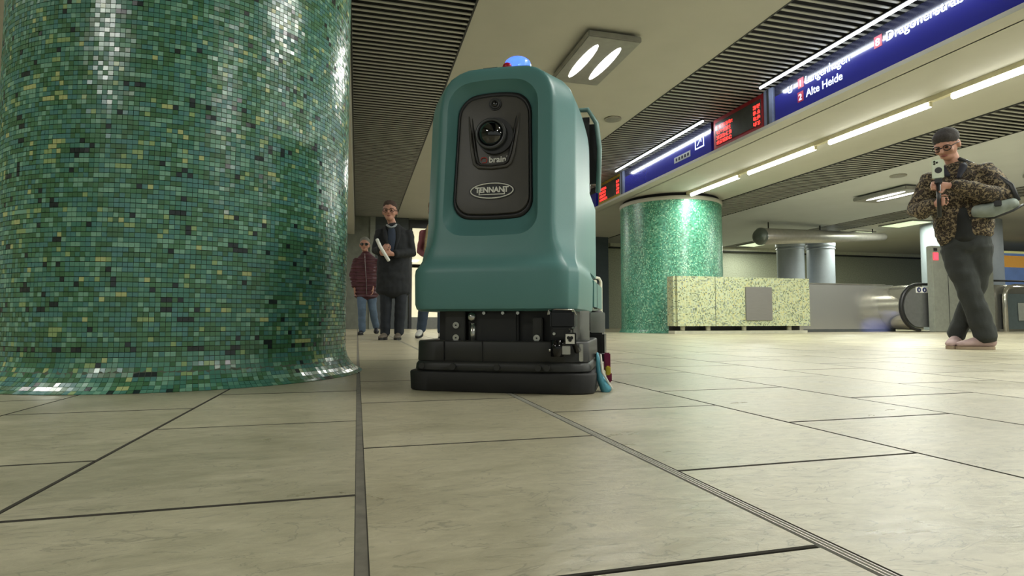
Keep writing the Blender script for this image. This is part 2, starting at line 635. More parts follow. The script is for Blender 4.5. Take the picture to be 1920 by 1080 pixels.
slat_field(-0.12, 1.09, 3.35, 3.0)
slat_field(4.02, 5.42, 3.35, 3.0)
slat_field(7.46, 8.62, 2.80, 0.6)
slat_field(12.2, 13.2, 2.80, 3.5)
struct(box('ceiling', -2.8, -1.5, -6, YB, 3.45, 3.6, M_PLENUM))
struct(box('beam', -1.5, -0.12, -6, YB, 2.80, 3.5, M_CEIL))
bm_ = bmesh.new()
add_box(bm_, 5.42, 7.46, -6, YB, 2.80, 3.5)
add_box(bm_, 5.22, 5.44, -6, YB, 2.80, 2.845)
b2 = struct(bm_obj('beam', bm_, M_CEIL))
struct(box('beam', 13.2, 15.4, -6, YB, 2.80, 3.5, M_CEIL))
struct(box('trim_2', 7.455, 7.475, -6, YB, 2.785, 2.803, M_SLATEDGE))

# ------------------------------------------------------------------ walls
wb = struct(box('wall_back', -8, 26, YB, YB + 0.3, 0, 3.6, M_WALL))
box('concrete_cladding', -3.0, 0.33, YB - 0.08, YB + 0.01, 0, 3.345, mat('grey_green_concrete', (112, 116, 104), 0.8, var=0.15, nscale=6), wb)
for xx in (0.33,):
    box('pilaster', xx, xx + 0.15, YB - 0.12, YB + 0.01, 0, 3.34, mat('pale_pilaster', (140, 144, 134), 0.7), wb)
box('dark_cladding', 0.48, 1.46, YB - 0.07, YB + 0.01, 0, 3.345, mat('blue_grey_cladding', (70, 76, 78), 0.6), wb)
struct(box('wall_left', -8.3, -8, -6, YB, 0, 3.6, M_WALL))
struct(box('wall_right', 26, 26.3, -6, YB, 0, 3.6, M_WALL))
struct(box('baseboard_back', -8, 4.3, YB - 0.03, YB, 0, 0.1, M_WALLD))
fas = struct(box('trim_3', 8.0, 26, YB - 0.25, YB, 2.68, 2.80, M_CREAM_))
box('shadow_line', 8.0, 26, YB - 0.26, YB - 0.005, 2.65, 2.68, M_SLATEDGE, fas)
# lit shop front in the back wall
win = empty('window_1', (1.48, YB - 0.02, 0)); struct(win)
M_FR = mat('dark_window_frame', (34, 36, 38), 0.4)
box('frame', 0, 2.6, -0.08, 0.0, 3.05, 3.3, M_FR, win)
box('frame', 0, 0.09, -0.08, 0.0, 0.0, 3.05, M_FR, win)
box('frame', 1.22, 1.30, -0.08, 0.0, 0.0, 3.05, M_FR, win)
box('frame', 2.52, 2.6, -0.08, 0.0, 0.0, 3.05, M_FR, win)
M_SHOP = mat('lit_shop_wall', (240, 232, 180), 0.5, var=0.25, nscale=3, emit=0.9, ecol=(1, 0.93, 0.66, 1))
box('lit_back_panel', 0.09, 2.52, -0.03, -0.005, 0.35, 3.05, M_SHOP, win)
M_GLASS = mat('clear_glass', (255, 255, 255), 0.02, var=0, trans=1.0)
for a, b in ((0.09, 1.22), (1.30, 2.52)):
    box('pane', a, b, -0.06, -0.055, 0.35, 3.05, M_GLASS, win)
box('shelf', 0.09, 2.52, -0.055, -0.032, 1.85, 1.95, mat('shop_shelf', (70, 64, 60), 0.6), win)
box('plinth', 0.09, 2.52, -0.08, 0, 0, 0.35, mat('shop_plinth', (120, 122, 116), 0.5), win)
# dark partition left of the far pillar
struct(box('wall_far', 3.9, 7.4, 16.2, 16.4, 0, 2.80, mat('blue_grey_wall', (66, 78, 84), 0.7)))

# ------------------------------------------------------------------ near mosaic pillar
PC = Vector((3.14 * math.sin(math.radians(-14.15)), 3.14 * math.cos(math.radians(-14.15)), 0))
PR = 0.709
near = lathe('mosaic_pillar', [(PR + 0.085, 0.0), (PR + 0.06, 0.012), (PR + 0.03, 0.04), (PR + 0.008, 0.085), (PR - 0.003, 0.125), (PR - 0.003, 2.80)], M_MGROUT, c=(PC.x, PC.y, 0))
tag(near, 'thick round pillar clad in green glass mosaic, flaring at its foot, left of the machine', 'pillar', kind='structure')
TW = 0.0178
NA = int(2 * PI * PR / TW)
prof = []   # arc-length sampled profile of the flared foot, then vertical
arc = []
z_, r_ = 0.0, PR + 0.086
for s in range(9):
    t = s / 9.0
    arc.append((PR + 0.086 * (1 - t) ** 2.2, 0.138 * t ** 1.25))
arc.append((PR, 0.138))
zz = 0.138
while zz < 2.78:
    zz += TW
    arc.append((PR, zz))
rnd = random.Random(3)
cam_xy = Vector((0, 0, CAM_H))
tl = []
colshade = {}
for i in range(len(arc) - 1):
    r0, z0 = arc[i]; r1, z1 = arc[i + 1]
    for k in range(NA):
        a = 2 * PI * (k + 0.5) / NA
        cx, cy = PC.x + (r0 + r1) / 2 * math.cos(a), PC.y + (r0 + r1) / 2 * math.sin(a)
        facing = (-(cx) * math.cos(a) - cy * math.sin(a))
        q = noise.noise(Vector((k * 0.11, i * 0.11, 3.0)))
        sh = rnd.random()
        # short runs of one colour, as laid
        if rnd.random() < 0.22:
            sh = colshade.get((i, k - 1), sh)
        if sh < 0.055 and not (q > 0.0 or rnd.random() < 0.25):
            sh = rnd.uniform(0.06, 0.9)
        if sh > 0.93 and q > 0.05 and rnd.random() < 0.6:
            sh = rnd.uniform(0.06, 0.9)
        if i == 9:
            sh = rnd.choice((0.02, 0.1, 0.1, 0.3))
        colshade[(i, k)] = sh
        dist = (Vector((cx, cy, (z0 + z1) / 2)) - cam_xy).length if facing > 0.35 else 50 + rnd.random()
        tl.append((dist, r0, z0, r1, z1, a, sh))
tl.sort(key=lambda t: t[0])
G = 0.0011


def mos_geo(r0, z0, r1, z1, a, origin):
    da = (TW / PR / 2) * 0.93
    tx, ty = rnd.gauss(0, 0.0003), rnd.gauss(0, 0.0003)
    L = math.hypot(r1 - r0, z1 - z0)
    if L < 1e-6:
        L = 1e-6
    ux, uz = (r1 - r0) / L, (z1 - z0) / L
    nr, nz = uz, -ux
    out = []
    for h, top in ((0.0, 0), (0.0022, 1)):
        for (s, j) in ((-1, 0), (1, 0), (1, 1), (-1, 1)):
            rr = (r0 + ux * G) if j == 0 else (r1 - ux * G)
            z = (z0 + uz * G) if j == 0 else (z1 - uz * G)
            hh = h + (top * (s * tx + (1 if j else -1) * ty))
            rr += nr * hh; z += nz * hh
            ang = a + s * da
            out.append(Vector((PC.x + rr * math.cos(ang), PC.y + rr * math.sin(ang), z)) - origin)
    return out


MF = [(4, 5, 6, 7), (0, 1, 5, 4), (1, 2, 6, 5), (2, 3, 7, 6), (3, 0, 4, 7)]


def shade_attr(me, vals):
    at = me.attributes.new('shade', 'FLOAT', 'FACE')
    at.data.foreach_set('value', vals)


sharedm = {}
vs, fs, shs = [], [], []
npart = 0
for (d, r0, z0, r1, z1, a, sh) in tl:
    if npart < 300:
        npart += 1
        b = int(sh * 40)
        key = (round(r0, 4), round(z0, 4) if r0 > PR + 1e-6 or z0 < 0.139 else 'v', b)
        ctr = Vector((PC.x, PC.y, z0))
        if key not in sharedm:
            g = mos_geo(r0, z0, r1, z1, 0.0, ctr)
            me = bpy.data.meshes.new('mosaic_tile'); me.from_pydata([tuple(p) for p in g], [], MF)
            me.materials.append(M_MOS); shade_attr(me, [sh] * 5)
            sharedm[key] = me
        o = link(bpy.data.objects.new('mosaic_tile', sharedm[key]), near)
        o.location = ctr
        o.rotation_euler = (0, 0, a)
    else:
        n0 = len(vs)
        vs += mos_geo(r0, z0, r1, z1, a, Vector((0, 0, 0)))
        fs += [tuple(n0 + q for q in f) for f in MF]
        shs += [sh] * 5
mm = mesh_obj('mosaic_cladding', vs, fs, M_MOS, near)
shade_attr(mm.data, shs)
mm['kind'] = 'stuff'

# ------------------------------------------------------------------ far pillars
FPX_, FPY_, FPR = 6.5, 11.05, 1.055
fp = lathe('mosaic_pillar', [(FPR + 0.06, 0.0), (FPR + 0.03, 0.03), (FPR, 0.10), (FPR, 2.66)], M_MFAR, c=(FPX_, FPY_, 0), uv=True)
tag(fp, 'wide pale green mosaic pillar behind the machine, under the tube lights', 'pillar', kind='structure')
lathe('cap_ring', [(FPR - 0.02, 2.655), (FPR + 0.015, 2.655), (FPR + 0.015, 2.73), (FPR - 0.05, 2.735)], M_CEIL, fp, c=(FPX_, FPY_, 0))
lathe('shadow_gap', [(FPR - 0.05, 2.73), (FPR - 0.05, 2.80)], M_PLENUM, fp, c=(FPX_, FPY_, 0))
gp = lathe('grey_pillar', [(0.86, 0.0), (0.86, 2.80)], mat('grey_pillar_cladding', (140, 150, 156), 0.5, var=0.04), c=(15.3, 11.5, 0))
tag(gp, 'thick plain grey pillar directly behind the leopard-print jacket', 'pillar', kind='structure')
M_GC = mat('grey_column_paint', (158, 166, 176), 0.42, var=0.04)
for px, lab in ((12.65, 'slim grey round column, left of the pair behind the yellow mosaic block'), (13.52, 'slim grey round column, right of the pair, above the steel escalator side')):
    c = empty('round_column', (px, 14.6 if px < 13 else 14.35, 0))
    tag(c, lab, 'column', kind='structure')
    lathe('shaft', [(0.38, 0.0), (0.38, 2.40)], M_GC, c, n=48)
    lathe('collar', [(0.38, 2.38), (0.40, 2.385), (0.40, 2.42), (0.38, 2.425), (0.38, 2.455), (0.405, 2.46), (0.405, 2.57), (0.36, 2.58), (0.36, 2.80)], M_GC, c, n=48)

# ------------------------------------------------------------------ lamps
def panel_lamp(x, y, z, label, group, vis):
    t = empty('ceiling_lamp', (x, y, z))
    tag(t, label, 'lamp', group)
    w, l = 0.31, 0.60
    box('housing', -w, w, -l, l, -0.10, -0.03, M_FIXT, t, bevel=0.012)
    box('mount', -w * 0.6, w * 0.6, -l * 0.7, l * 0.7, -0.03, 0.0, M_BLACK, t)
    for s in (-1, 1):
        bm = bmesh.new()
        ell(bm, (s * 0.135, 0, -0.10), (0.062, 0.44, 0.014), n=12)
        bm_obj('diffuser', bm, M_EMIT, t, True)
    return t


for i, p in enumerate(PANELS):
    lab = {0: 'twin oval fluorescent ceiling lamp right above the machine', 5: 'twin oval ceiling lamp seen flat beside the leopard-jacket arm', 6: 'twin oval ceiling lamp behind the shoulder bag, at the picture edge'}.get(i)
    lab = lab or 'twin oval ceiling lamp %s' % {
        1: 'over the open floor just before the machine', 2: 'in the middle ceiling furthest from the shop window', 3: 'hidden above and behind the machine',
        4: 'next to the lit shop window', 7: 'right of the person in leopard print', 8: 'furthest from the steel escalator, right-hand ceiling',
        9: 'left of the near mosaic pillar', 10: 'left aisle, furthest from the back wall', 11: 'behind the near mosaic pillar',
        12: 'left aisle, closest to the back wall', 13: 'over the blue and orange advertising board', 14: 'far right ceiling, beyond the steel balustrade'}[i]
    panel_lamp(*p, lab, None if i in (0, 5, 6) else 'twin oval lamps out along the hall', i in (0, 5, 6))

PL = {5: 'lit fluorescent tube on the white soffit, end one beside the far green pillar'}
order = sorted(TUBES, key=lambda t: -t[1])
names = ['far end tube light on the white soffit, touching the far green pillar', 'second tube light on the white soffit from the far pillar', 'third tube light on the white soffit from the far pillar', 'fourth tube light from the far pillar, leaving the picture on the right']
for k, (x, y) in enumerate(order):
    t = empty('tube_light', (x, y, 2.80))
    if k < 4:
        tag(t, names[k], 'lamp', 'tube lights along the soffit')
    else:
        tag(t, '%s tube light from the far pillar, past the picture edge' % ('fifth', 'sixth', 'seventh')[k - 4], 'lamp', 'tube lights along the soffit')
    box('batten', -0.035, 0.035, -0.8575, 0.8575, -0.055, 0.0, M_BATTEN, t)
    cyl_obj('tube', (0, -0.725, -0.085), 0.032, 1.45, 'Y', M_TUBE, t, 12)
    for e in (-0.74, 0.725):
        box('lamp_holder', -0.02, 0.02, e, e + 0.018, -0.105, -0.05, M_BATTEN, t)

# ceiling discs
for x, y, z, r, lab in ((3.75, 8.0, 3.35, 0.13, 'round flush disc in the white ceiling right of the machine'), (9.15, 7.9, 2.80, 0.13, 'round flush disc in the ceiling left of the head in leopard print'), (1.75, 13.2, 3.35, 0.13, 'small round disc in the white ceiling left of the machine')):
    d = cyl_obj('ceiling_speaker', (x, y, z - 0.02), r, 0.02, 'Z', mat('speaker_grille', (150, 148, 138), 0.5), bevel=0.004)
    tag(d, lab, 'speaker')
    cyl_obj('rim', (x, y, z - 0.024), r * 0.8, 0.006, 'Z', M_FIXT, d)

# ------------------------------------------------------------------ overhead sign band
SX = 5.28
T_SIGN = Matrix(((0, 0, -1, 0), (-1, 0, 0, 0), (0, 1, 0, 0), (0, 0, 0, 1)))


def st_m(y, z, off=0.004):
    return Matrix.Translation((SX - off, y, z)) @ T_SIGN


def blue_sign(y0, y1, lab):
    t = box('station_sign', SX, SX + 0.13, y0, y1, 2.86, 3.20, M_SIGNBLUE, bevel=0.004)
    tag(t, lab, 'sign')
    box('top_panel', SX + 0.002, SX + 0.13, y0, y1, 3.20, 3.345, M_SIGNTOP, t)
    box('bottom_rail', SX - 0.012, SX + 0.13, y0, y1, 2.845, 2.862, M_POST, t)
    return t


s2 = blue_sign(3.27, 6.30, 'long blue direction sign listing Langenhagen and Alte Heide')
text_obj('lettering', 'U', 0.13, M_SIGNTXT, s2, st_m(6.06, 3.14), offset=0.002)
for ch, yy, z in (('1', 5.88, 3.155), ('2', 5.89, 2.985), ('8', 4.78, 3.155)):
    r = box('line_number_box', SX - 0.004, SX, yy - 0.095, yy, z - 0.02, z + 0.105, M_REDBOX, s2)
    text_obj('number', ch, 0.11, M_SIGNTXT, r, st_m(yy - 0.018, z, 0.006), offset=0.0015)
text_obj('lettering', 'Langenhagen', 0.142, M_SIGNTXT, s2, st_m(5.76, 3.15), offset=0.0015, sx=0.92)
text_obj('lettering', 'Alte Heide', 0.135, M_SIGNTXT, s2, st_m(5.75, 2.985), offset=0.0015, sx=0.93)
text_obj('lettering', 'Dragonerstraße', 0.142, M_SIGNTXT, s2, st_m(4.64, 3.15), offset=0.0015, sx=0.95)
s1 = blue_sign(7.72, 10.72, 'blue direction sign with lift pictogram, left of the red display')
fr = bmesh.new()
for (a, b, c, d) in ((8.16, 8.14, 3.02, 3.23), (7.93, 7.91, 3.02, 3.23), (8.16, 7.91, 3.02, 3.04), (8.16, 7.91, 3.21, 3.23)):
    add_box(fr, SX - 0.004, SX, b, a, c, d)
bm_obj('pictogram_frame', fr, M_SIGNTXT, s1)
fr = bmesh.new()
tube(fr, [(SX - 0.005, 8.09, 3.075), (SX - 0.005, 8.0, 3.16)], [0.008, 0.008], n=6)
tube(fr, [(SX - 0.005, 7.985, 3.11), (SX - 0.005, 7.985, 3.175), (SX - 0.005, 8.05, 3.175)], [0.007] * 3, n=6)
bm_obj('pictogram_arrow', fr, M_SIGNTXT, s1)
lp = box('grey_plate', SX - 0.004, SX, 8.30, 8.80, 2.965, 3.065, mat('grey_label', (120, 122, 116), 0.5), s1)
for k in range(5):
    box('mark', SX - 0.006, SX - 0.003, 8.34 + 0.09 * k, 8.39 + 0.09 * k, 2.99, 3.04, M_SIGNTOP, lp)


def led_board(y0, y1, framem, lab, rows_l, seed):
    t = box('departure_display', SX + 0.01, SX + 0.13, y0, y1, 2.865, 3.345, framem, bevel=0.006)
    tag(t, lab, 'display')
    box('screen', SX + 0.002, SX + 0.012, y0 + 0.05, y1 - 0.06, 2.93, 3.28, M_LEDSCR, t)
    box('bottom_rail', SX - 0.012, SX + 0.13, y0, y1, 2.845, 2.863, M_POST, t)
    rr = random.Random(seed)
    for c, (a, w) in enumerate(((y1 - 0.09, 0.42), (y0 + 0.20, 0.13))):
        for r in range(4):
            bm = bmesh.new()
            z = 3.215 - r * 0.078
            ww = w * rr.uniform(0.72, 1.0) if c == 0 else w
            k = 0
            while k * 0.0125 < ww:
                if k % 6 != 5:
                    for j in range(5):
                        if rr.random() < 0.62:
                            yy = a - k * 0.0125
                            add_box(bm, SX - 0.001, SX + 0.003, yy - 0.011, yy, z - j * 0.0115, z - j * 0.0115 + 0.010)
                k += 1
            bm_obj('led_row', bm, M_LEDRED, t)
    return t


led_board(6.53, 7.67, M_LEDFRAME, 'dark red framed departure display with glowing red rows', 4, 5)
led_board(10.93, 12.1, M_YELFRAME, 'mustard yellow framed departure display half hidden by the machine', 4, 9)
for y, lab in ((6.41, 'grey upright between the long blue sign and the red display'), (10.82, 'grey upright between the blue sign and the yellow display')):
    p = box('sign_post', SX - 0.02, SX + 0.13, y - 0.09, y + 0.09, 2.845, 3.345, M_POST, bevel=0.012)
    tag(p, lab, 'post')
    box('groove', SX - 0.024, SX - 0.02, y - 0.02, y + 0.02, 2.86, 3.33, M_SLATEDGE, p)
s3 = blue_sign(12.2, 15.2, 'blue direction sign furthest off, past the yellow display')
for (y0, y1, lab) in ((3.30, 6.35, 'white light tube above the long blue sign'), (7.66, 10.76, 'white light tube above the far blue sign')):
    t = empty('sign_lamp', (5.10, 0, 3.33)); tag(t, lab, 'lamp', 'light tubes above the blue signs')
    box('housing', -0.025, 0.025, y0, y1, 0.0, 0.03, M_BLACK, t)
    cyl_obj('tube', (0, y0, -0.012), 0.017, y1 - y0, 'Y', M_STUBE, t, 10)
    for yy in (y0 + 0.3, y1 - 0.3):
        box('bracket', 0, 0.178, yy, yy + 0.02, 0.0, 0.015, M_BLACK, t)
    area('sign_lamp_light', (5.10, (y0 + y1) / 2, 3.295), 0.04, y1 - y0, P_SIGN, (0.85, 0.92, 1.0), (0, math.radians(-35), 0))

# ------------------------------------------------------------------ yellow mosaic block by the pillar
CY = 9.58
blk = empty('mosaic_block', (5.71, CY, 0))
tag(blk, 'long waist-high block clad in yellow-green mosaic beside the far pillar', 'barrier')
L = 3.02


def block_shell(x0, x1, rl, name):
    bm = bmesh.new()
    add_box(bm, x0, x1, 0, 0.33, 0.145, 1.085)
    ed = []
    for e in bm.edges:
        a, b = e.verts
        top = a.co.z > 1.1 and b.co.z > 1.1
        vert = abs(a.co.x - b.co.x) < 1e-5 and abs(a.co.y - b.co.y) < 1e-5
        if top and not (abs(a.co.x - b.co.x) < 1e-5 and ((rl and a.co.x > x1 - .01) or (not rl and a.co.x < x0 + .01))):
            ed.append(e)
        elif vert and rl and a.co.x < x0 + .01:
            ed.append(e)
    bmesh.ops.bevel(bm, geom=ed, offset=0.055, segments=5, affect='EDGES')
    o = bm_obj(name, bm, M_MYEL, blk, True)
    ul = o.data.uv_layers.new(name='UVMap')
    for p in o.data.polygons:
        nx, ny, nz = abs(p.normal.x), abs(p.normal.y), abs(p.normal.z)
        for li in p.loop_indices:
            c = o.data.vertices[o.data.loops[li].vertex_index].co
            ul.data[li].uv = (c.y, c.z) if nx > ny and nx > nz else ((c.x, c.z) if ny > nz else (c.x, c.y))
        p.use_smooth = False
    return o


block_shell(0, 0.86, True, 'mosaic_section')
block_shell(0.875, L, False, 'mosaic_section')
box('joint_strip', 0.858, 0.877, 0.012, 0.31, 0.15, 1.07, M_WALLD, blk)
box('grey_panel', 1.52, 2.12, -0.03, 0.0, 0.25, 0.90, steel_mat('panel_grey', (150, 148, 144), 0.45), blk, bevel=0.006)
M_CREAM = mat('cream_plinth', (206, 204, 184), 0.6)
box('plinth', 0.05, L + 0.02, 0.10, 0.33, 0.0, 0.055, M_CREAM, blk)
for fx in (0.25, 0.80, 1.6, 2.65):
    cyl_obj('foot', (fx, 0.16, 0.055), 0.045, 0.092, 'Z', M_CREAM, blk, 16)
box('underside', 0.05, L, 0.29, 0.32, 0.055, 0.145, M_BLACK, blk)

# white tubular rail and grey panel left of the far pillar
rl = tube_obj('tube_rail', [(4.72, 10.7, 0.0), (4.72, 10.7, 1.03), (4.68, 10.7, 1.10), (4.55, 10.7, 1.12), (3.9, 10.7, 1.12), (3.78, 10.7, 1.08), (3.75, 10.7, 1.0), (3.75, 10.7, 0.0)], 0.028, mat('pale_rail_paint', (205, 202, 185), 0.4))
tag(rl, 'pale bent tube rail between the machine and the far green pillar', 'rail')
box('rail_clamp', 4.5, 4.62, 10.66, 10.74, 0.95, 1.06, M_CREAM, rl, bevel=0.01)
gpn = box('grey_cladding_panel', 3.3, 5.1, 11.6, 12.0, 0, 1.05, mat('grey_metal_panel', (112, 116, 116), 0.4, metal=0.4), bevel=0.01)
tag(gpn, 'grey metal stair enclosure behind the pale tube rail', 'barrier')
for k in range(3):
    box('seam', 3.7 + 0.5 * k, 3.71 + 0.5 * k, 11.592, 11.6, 0.03, 1.02, M_SLATEDGE, gpn)
box('coping', 3.28, 5.12, 11.58, 12.02, 1.05, 1.09, M_BLACK, gpn)

# ------------------------------------------------------------------ escalators
ES = empty('escalator', (9.35, 10.5, 0)); tag(ES, 'brushed steel escalator with round newel and black handrail, beside the yellow block', 'escalator')
box('side_panel', 0.0, 2.55, 0, 0.06, 0.03, 1.06, M_STEEL, ES, bevel=0.008)
box('end_post', -0.12, 0.03, -0.03, 0.10, 0.0, 1.10, M_STEELP, ES, bevel=0.02)
box('kick_plate', 0, 2.55, -0.012, 0.0, 0.0, 0.06, M_WALLD, ES)
box('deck_cap', 0.0, 2.3, -0.02, 0.5, 1.06, 1.075, M_STEELP, ES)
CXN, CZN, RN = 2.58, 0.545, 0.50
bm = bmesh.new()
NS = 28
ring = []
for y in (-0.55, 0.15):
    ring.append([bm.verts.new((CXN + RN * math.cos(PI / 2 + PI * k / NS), y, CZN + RN * math.sin(PI / 2 + PI * k / NS))) for k in range(NS + 1)])
    ring[-1].append(bm.verts.new((CXN + 1.5, y, CZN - RN)))
    ring[-1].insert(0, bm.verts.new((CXN + 1.5, y, CZN + RN)))
for k in range(len(ring[0]) - 1):
    bm.faces.new((ring[0][k], ring[0][k + 1], ring[1][k + 1], ring[1][k]))
bm_obj('newel_drum', bm, M_STEELP, ES, True)
pts = [(CXN + 1.5, -0.57, CZN + RN + 0.01)] + [(CXN + (RN + 0.005) * math.cos(PI / 2 + PI * k / 20), -0.57, CZN + (RN + 0.005) * math.sin(PI / 2 + PI * k / 20)) for k in range(21)]
tube_obj('handrail', pts, [(0.045, 0.03)] * len(pts), M_BLACK, ES, hint=(0, 1, 0))
bm = bmesh.new()
vsn = [bm.verts.new((CXN + 0.44 * math.cos(PI / 2 + PI * k / 24), -0.60, CZN + 0.44 * math.sin(PI / 2 + PI * k / 24))) for k in range(25)]
vsn.append(bm.verts.new((CXN + 1.5, -0.60, CZN - 0.44))); vsn.append(bm.verts.new((CXN + 1.5, -0.60, CZN + 0.44)))
f = bm.faces.new(vsn)
r = bmesh.ops.extrude_face_region(bm, geom=[f])
for v in [g for g in r['geom'] if isinstance(g, bmesh.types.BMVert)]:
    v.co.y += 0.05
bm_obj('newel_panel', bm, mat('newel_grey', (128, 130, 128), 0.35, metal=0.6), ES)
pt = box('pictogram_plate', CXN - 0.10, CXN + 0.38, -0.606, -0.60, 0.86, 0.99, M_WHITE, ES)
for k in range(3):
    cyl_obj('pictogram', (CXN - 0.02 + 0.155 * k, -0.612, 0.925), 0.055, 0.006, 'Y', mat('pictogram_blue', (30, 40, 90), 0.4), pt, 20)
    box('figure', CXN - 0.032 + 0.155 * k, CXN - 0.008 + 0.155 * k, -0.615, -0.612, 0.895, 0.945, M_WHITE, pt)
# ticket cabinet with red light in front of grey pillar
cb = box('service_cabinet', 12.08, 13.85, 9.70, 9.84, 0, 1.88, mat('pale_grey_green_metal', (150, 154, 142), 0.35, metal=0.3), bevel=0.015)
tag(cb, 'tall pale grey cabinet with small red light behind the leopard-print jacket', 'cabinet')
box('door_seam', 12.5, 12.51, 9.694, 9.70, 0.05, 1.8, M_SLATEDGE, cb)
box('red_indicator', 12.11, 12.25, 9.685, 9.70, 1.57, 1.73, mat('red_glow', (255, 70, 90), 0.4, emit=1.4, ecol=(1, 0.08, 0.12, 1)), cb, bevel=0.01)
box('sensor', 12.13, 12.21, 9.68, 9.70, 1.77, 1.83, M_BLACK, cb)
# right balustrade
bl = empty('escalator_balustrade', (14.0, 9.75, 0)); tag(bl, 'steel-framed escalator balustrade at the right picture edge', 'escalator')
box('back_panel', 0.0, 4.0, 0.10, 0.16, 0, 1.07, M_STEEL, bl)
tube_obj('black_handrail', [(-0.05, 0.08, 1.16), (4.0, 0.08, 1.16)], 0.022, M_BLACK, bl)
tube_obj('steel_frame', [(0.22, 0, 0.0), (0.22, 0, 0.8), (0.26, 0, 0.93), (0.36, 0, 1.01), (0.55, 0, 1.04), (4.0, 0, 1.04)], 0.05, M_STEELP, bl)
box('inner_panel', 0.28, 4.0, 0.01, 0.06, 0.05, 0.86, mat('blue_grey_inset', (96, 110, 112), 0.4, metal=0.3), bl)
box('pale_inset', 0.62, 3.4, 0.0, 0.012, 0.24, 0.66, mat('pale_inset_paint', (150, 156, 148), 0.4), bl, bevel=0.006)
# poster on the far wall, right
ps = box('advertising_poster', 19.2, 26.0, 13.6, 13.66, 1.0, 2.45, mat('poster_blue', (120, 150, 205), 0.4, var=0.3, nscale=1.5, emit=0.25))  # board's colours glow a little, making up for the lamp light lacking here
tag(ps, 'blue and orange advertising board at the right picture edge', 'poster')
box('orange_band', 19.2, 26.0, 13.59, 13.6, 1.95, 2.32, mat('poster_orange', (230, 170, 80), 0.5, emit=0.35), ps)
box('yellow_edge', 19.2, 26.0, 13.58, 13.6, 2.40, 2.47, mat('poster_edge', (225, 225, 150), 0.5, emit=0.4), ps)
for k in (20.5, 25.0):
    cyl_obj('board_post', (k, 13.63, 0), 0.04, 1.0, 'Z', M_FIXT, ps, 12)

# tapered ceiling duct and light coffers at right
du = empty('ventilation_duct', (0, 0, 0)); tag(du, 'polished tapering tubular duct hanging under the right-hand ceiling', 'duct')
bm = bmesh.new()
D0, D1 = Vector((10.1, 12.6, 2.42)), Vector((14.3, 12.86, 2.60))
tube(bm, [D0, D0.lerp(D1, 0.5), D1], [0.215, 0.17, 0.10], n=24)
bm_obj('pipe', bm, mat('duct_satin_metal', (190, 186, 178), 0.35, metal=0.6), du, True)
bm = bmesh.new()
dd = (D1 - D0).normalized()
tube(bm, [D0 - dd * 0.12, D0 - dd * 0.05], [0.225, 0.225], n=24)
bm_obj('end_cap', bm, mat('duct_cap', (120, 128, 122), 0.35, metal=0.5), du, True)
for f_ in (0.04, 0.45, 0.9):
    q = D0.lerp(D1, f_)
    cyl_obj('hanger', (q.x, q.y, q.z + 0.08), 0.015, 2.80 - q.z - 0.08, 'Z', M_BLACK, du, 8)
for k, (x, y, lab) in enumerate(((13.95, 13.6, 'glowing ceiling strip behind the duct, before the back wall'), (13.85, 11.8, 'greenish glowing ceiling strip left of the grey pillar'), (12.75, 16.3, 'glowing ceiling strip over the pair of grey columns'))):
    t = box('light_strip', x - 0.35, x + 0.35, y - 0.5, y + 0.5, 2.77, 2.799, M_FIXT)
    tag(t, lab, 'lamp')
    box('diffuser', x - 0.30, x + 0.30, y - 0.45, y + 0.45, 2.765, 2.772, mat('green_white_diffuser', (230, 240, 190), 0.4, emit=0.9, ecol=(0.85, 1, 0.66, 1)), t)

# ------------------------------------------------------------------ the cleaning machine
RB = math.radians(27.0)
RO = Vector((0.480, 1.963, 0))
robot = empty('floor_cleaning_robot', RO, -RB)
tag(robot, 'teal self-driving floor scrubber with dark front panel and blue beacon', 'floor scrubber')
XC = -0.036


def yfront(z):
    return 0.036 + (z - 0.5) * 0.10


LV = [(0.284, 0.302, 0.020), (0.292, 0.312, 0.006), (0.31, 0.316, 0.0), (0.42, 0.318, 0.0), (0.438, 0.316, 0.003), (0.455, 0.309, 0.014), (0.475, 0.305, 0.026), (0.50, 0.307, 0.033), (0.54, 0.305, 0.038),
      (0.60, 0.305, 0.046), (0.80, 0.305, 0.066), (0.98, 0.305, 0.084), (1.05, 0.304, 0.089), (1.09, 0.299, 0.093), (1.12, 0.291, 0.097), (1.15, 0.277, 0.101), (1.178, 0.252, 0.107), (1.20, 0.212, 0.115), (1.216, 0.168, 0.127), (1.226, 0.115, 0.145), (1.229, 0.06, 0.17)]


def body_ring(hw, yf, yb, up, chamf=1.0):
    k = hw / 0.288
    fa, fb, fc, ya, yc = [p + (q - p) * up for p, q in ((0.215, 0.196), (0.250, 0.210), (0.280, 0.274), (0.018, 0.010), (0.075, 0.112))]
    R0 = [(fa * k, yf + 0.002), (fb * k, yf + ya), (fb * k + (fc * k - fb * k) * 0.22, yf + ya + (yc - ya) * 0.22), (fb * k + (fc * k - fb * k) * 0.8, yf + ya + (yc - ya) * 0.8), (fc * k, yf + yc), (fc * k + (hw * 0.99 - fc * k) * 0.2, yf + yc + (0.30 - yc) * 0.2),
          (hw * 0.99, yf + 0.30), (hw, yf + 0.50), (hw * 0.99, yb - 0.08), (hw * 0.9, yb)]
    P = [(-fa * k, yf + 0.002)] + R0 + [(-p[0], p[1]) for p in R0[:0:-1]]
    # subdivide long front edge
    Q = []
    for i in range(len(P)):
        a, b = Vector(P[i]), Vector(P[(i + 1) % len(P)])
        m = 4 if i in (0, 10) else 1
        for j in range(m):
            Q.append(a.lerp(b, j / m))
    for _ in range(2):
        R_ = []
        for i in range(len(Q)):
            a, b = Q[i], Q[(i + 1) % len(Q)]
            R_ += [a.lerp(b, 0.25), a.lerp(b, 0.75)]
        Q = R_
    return Q


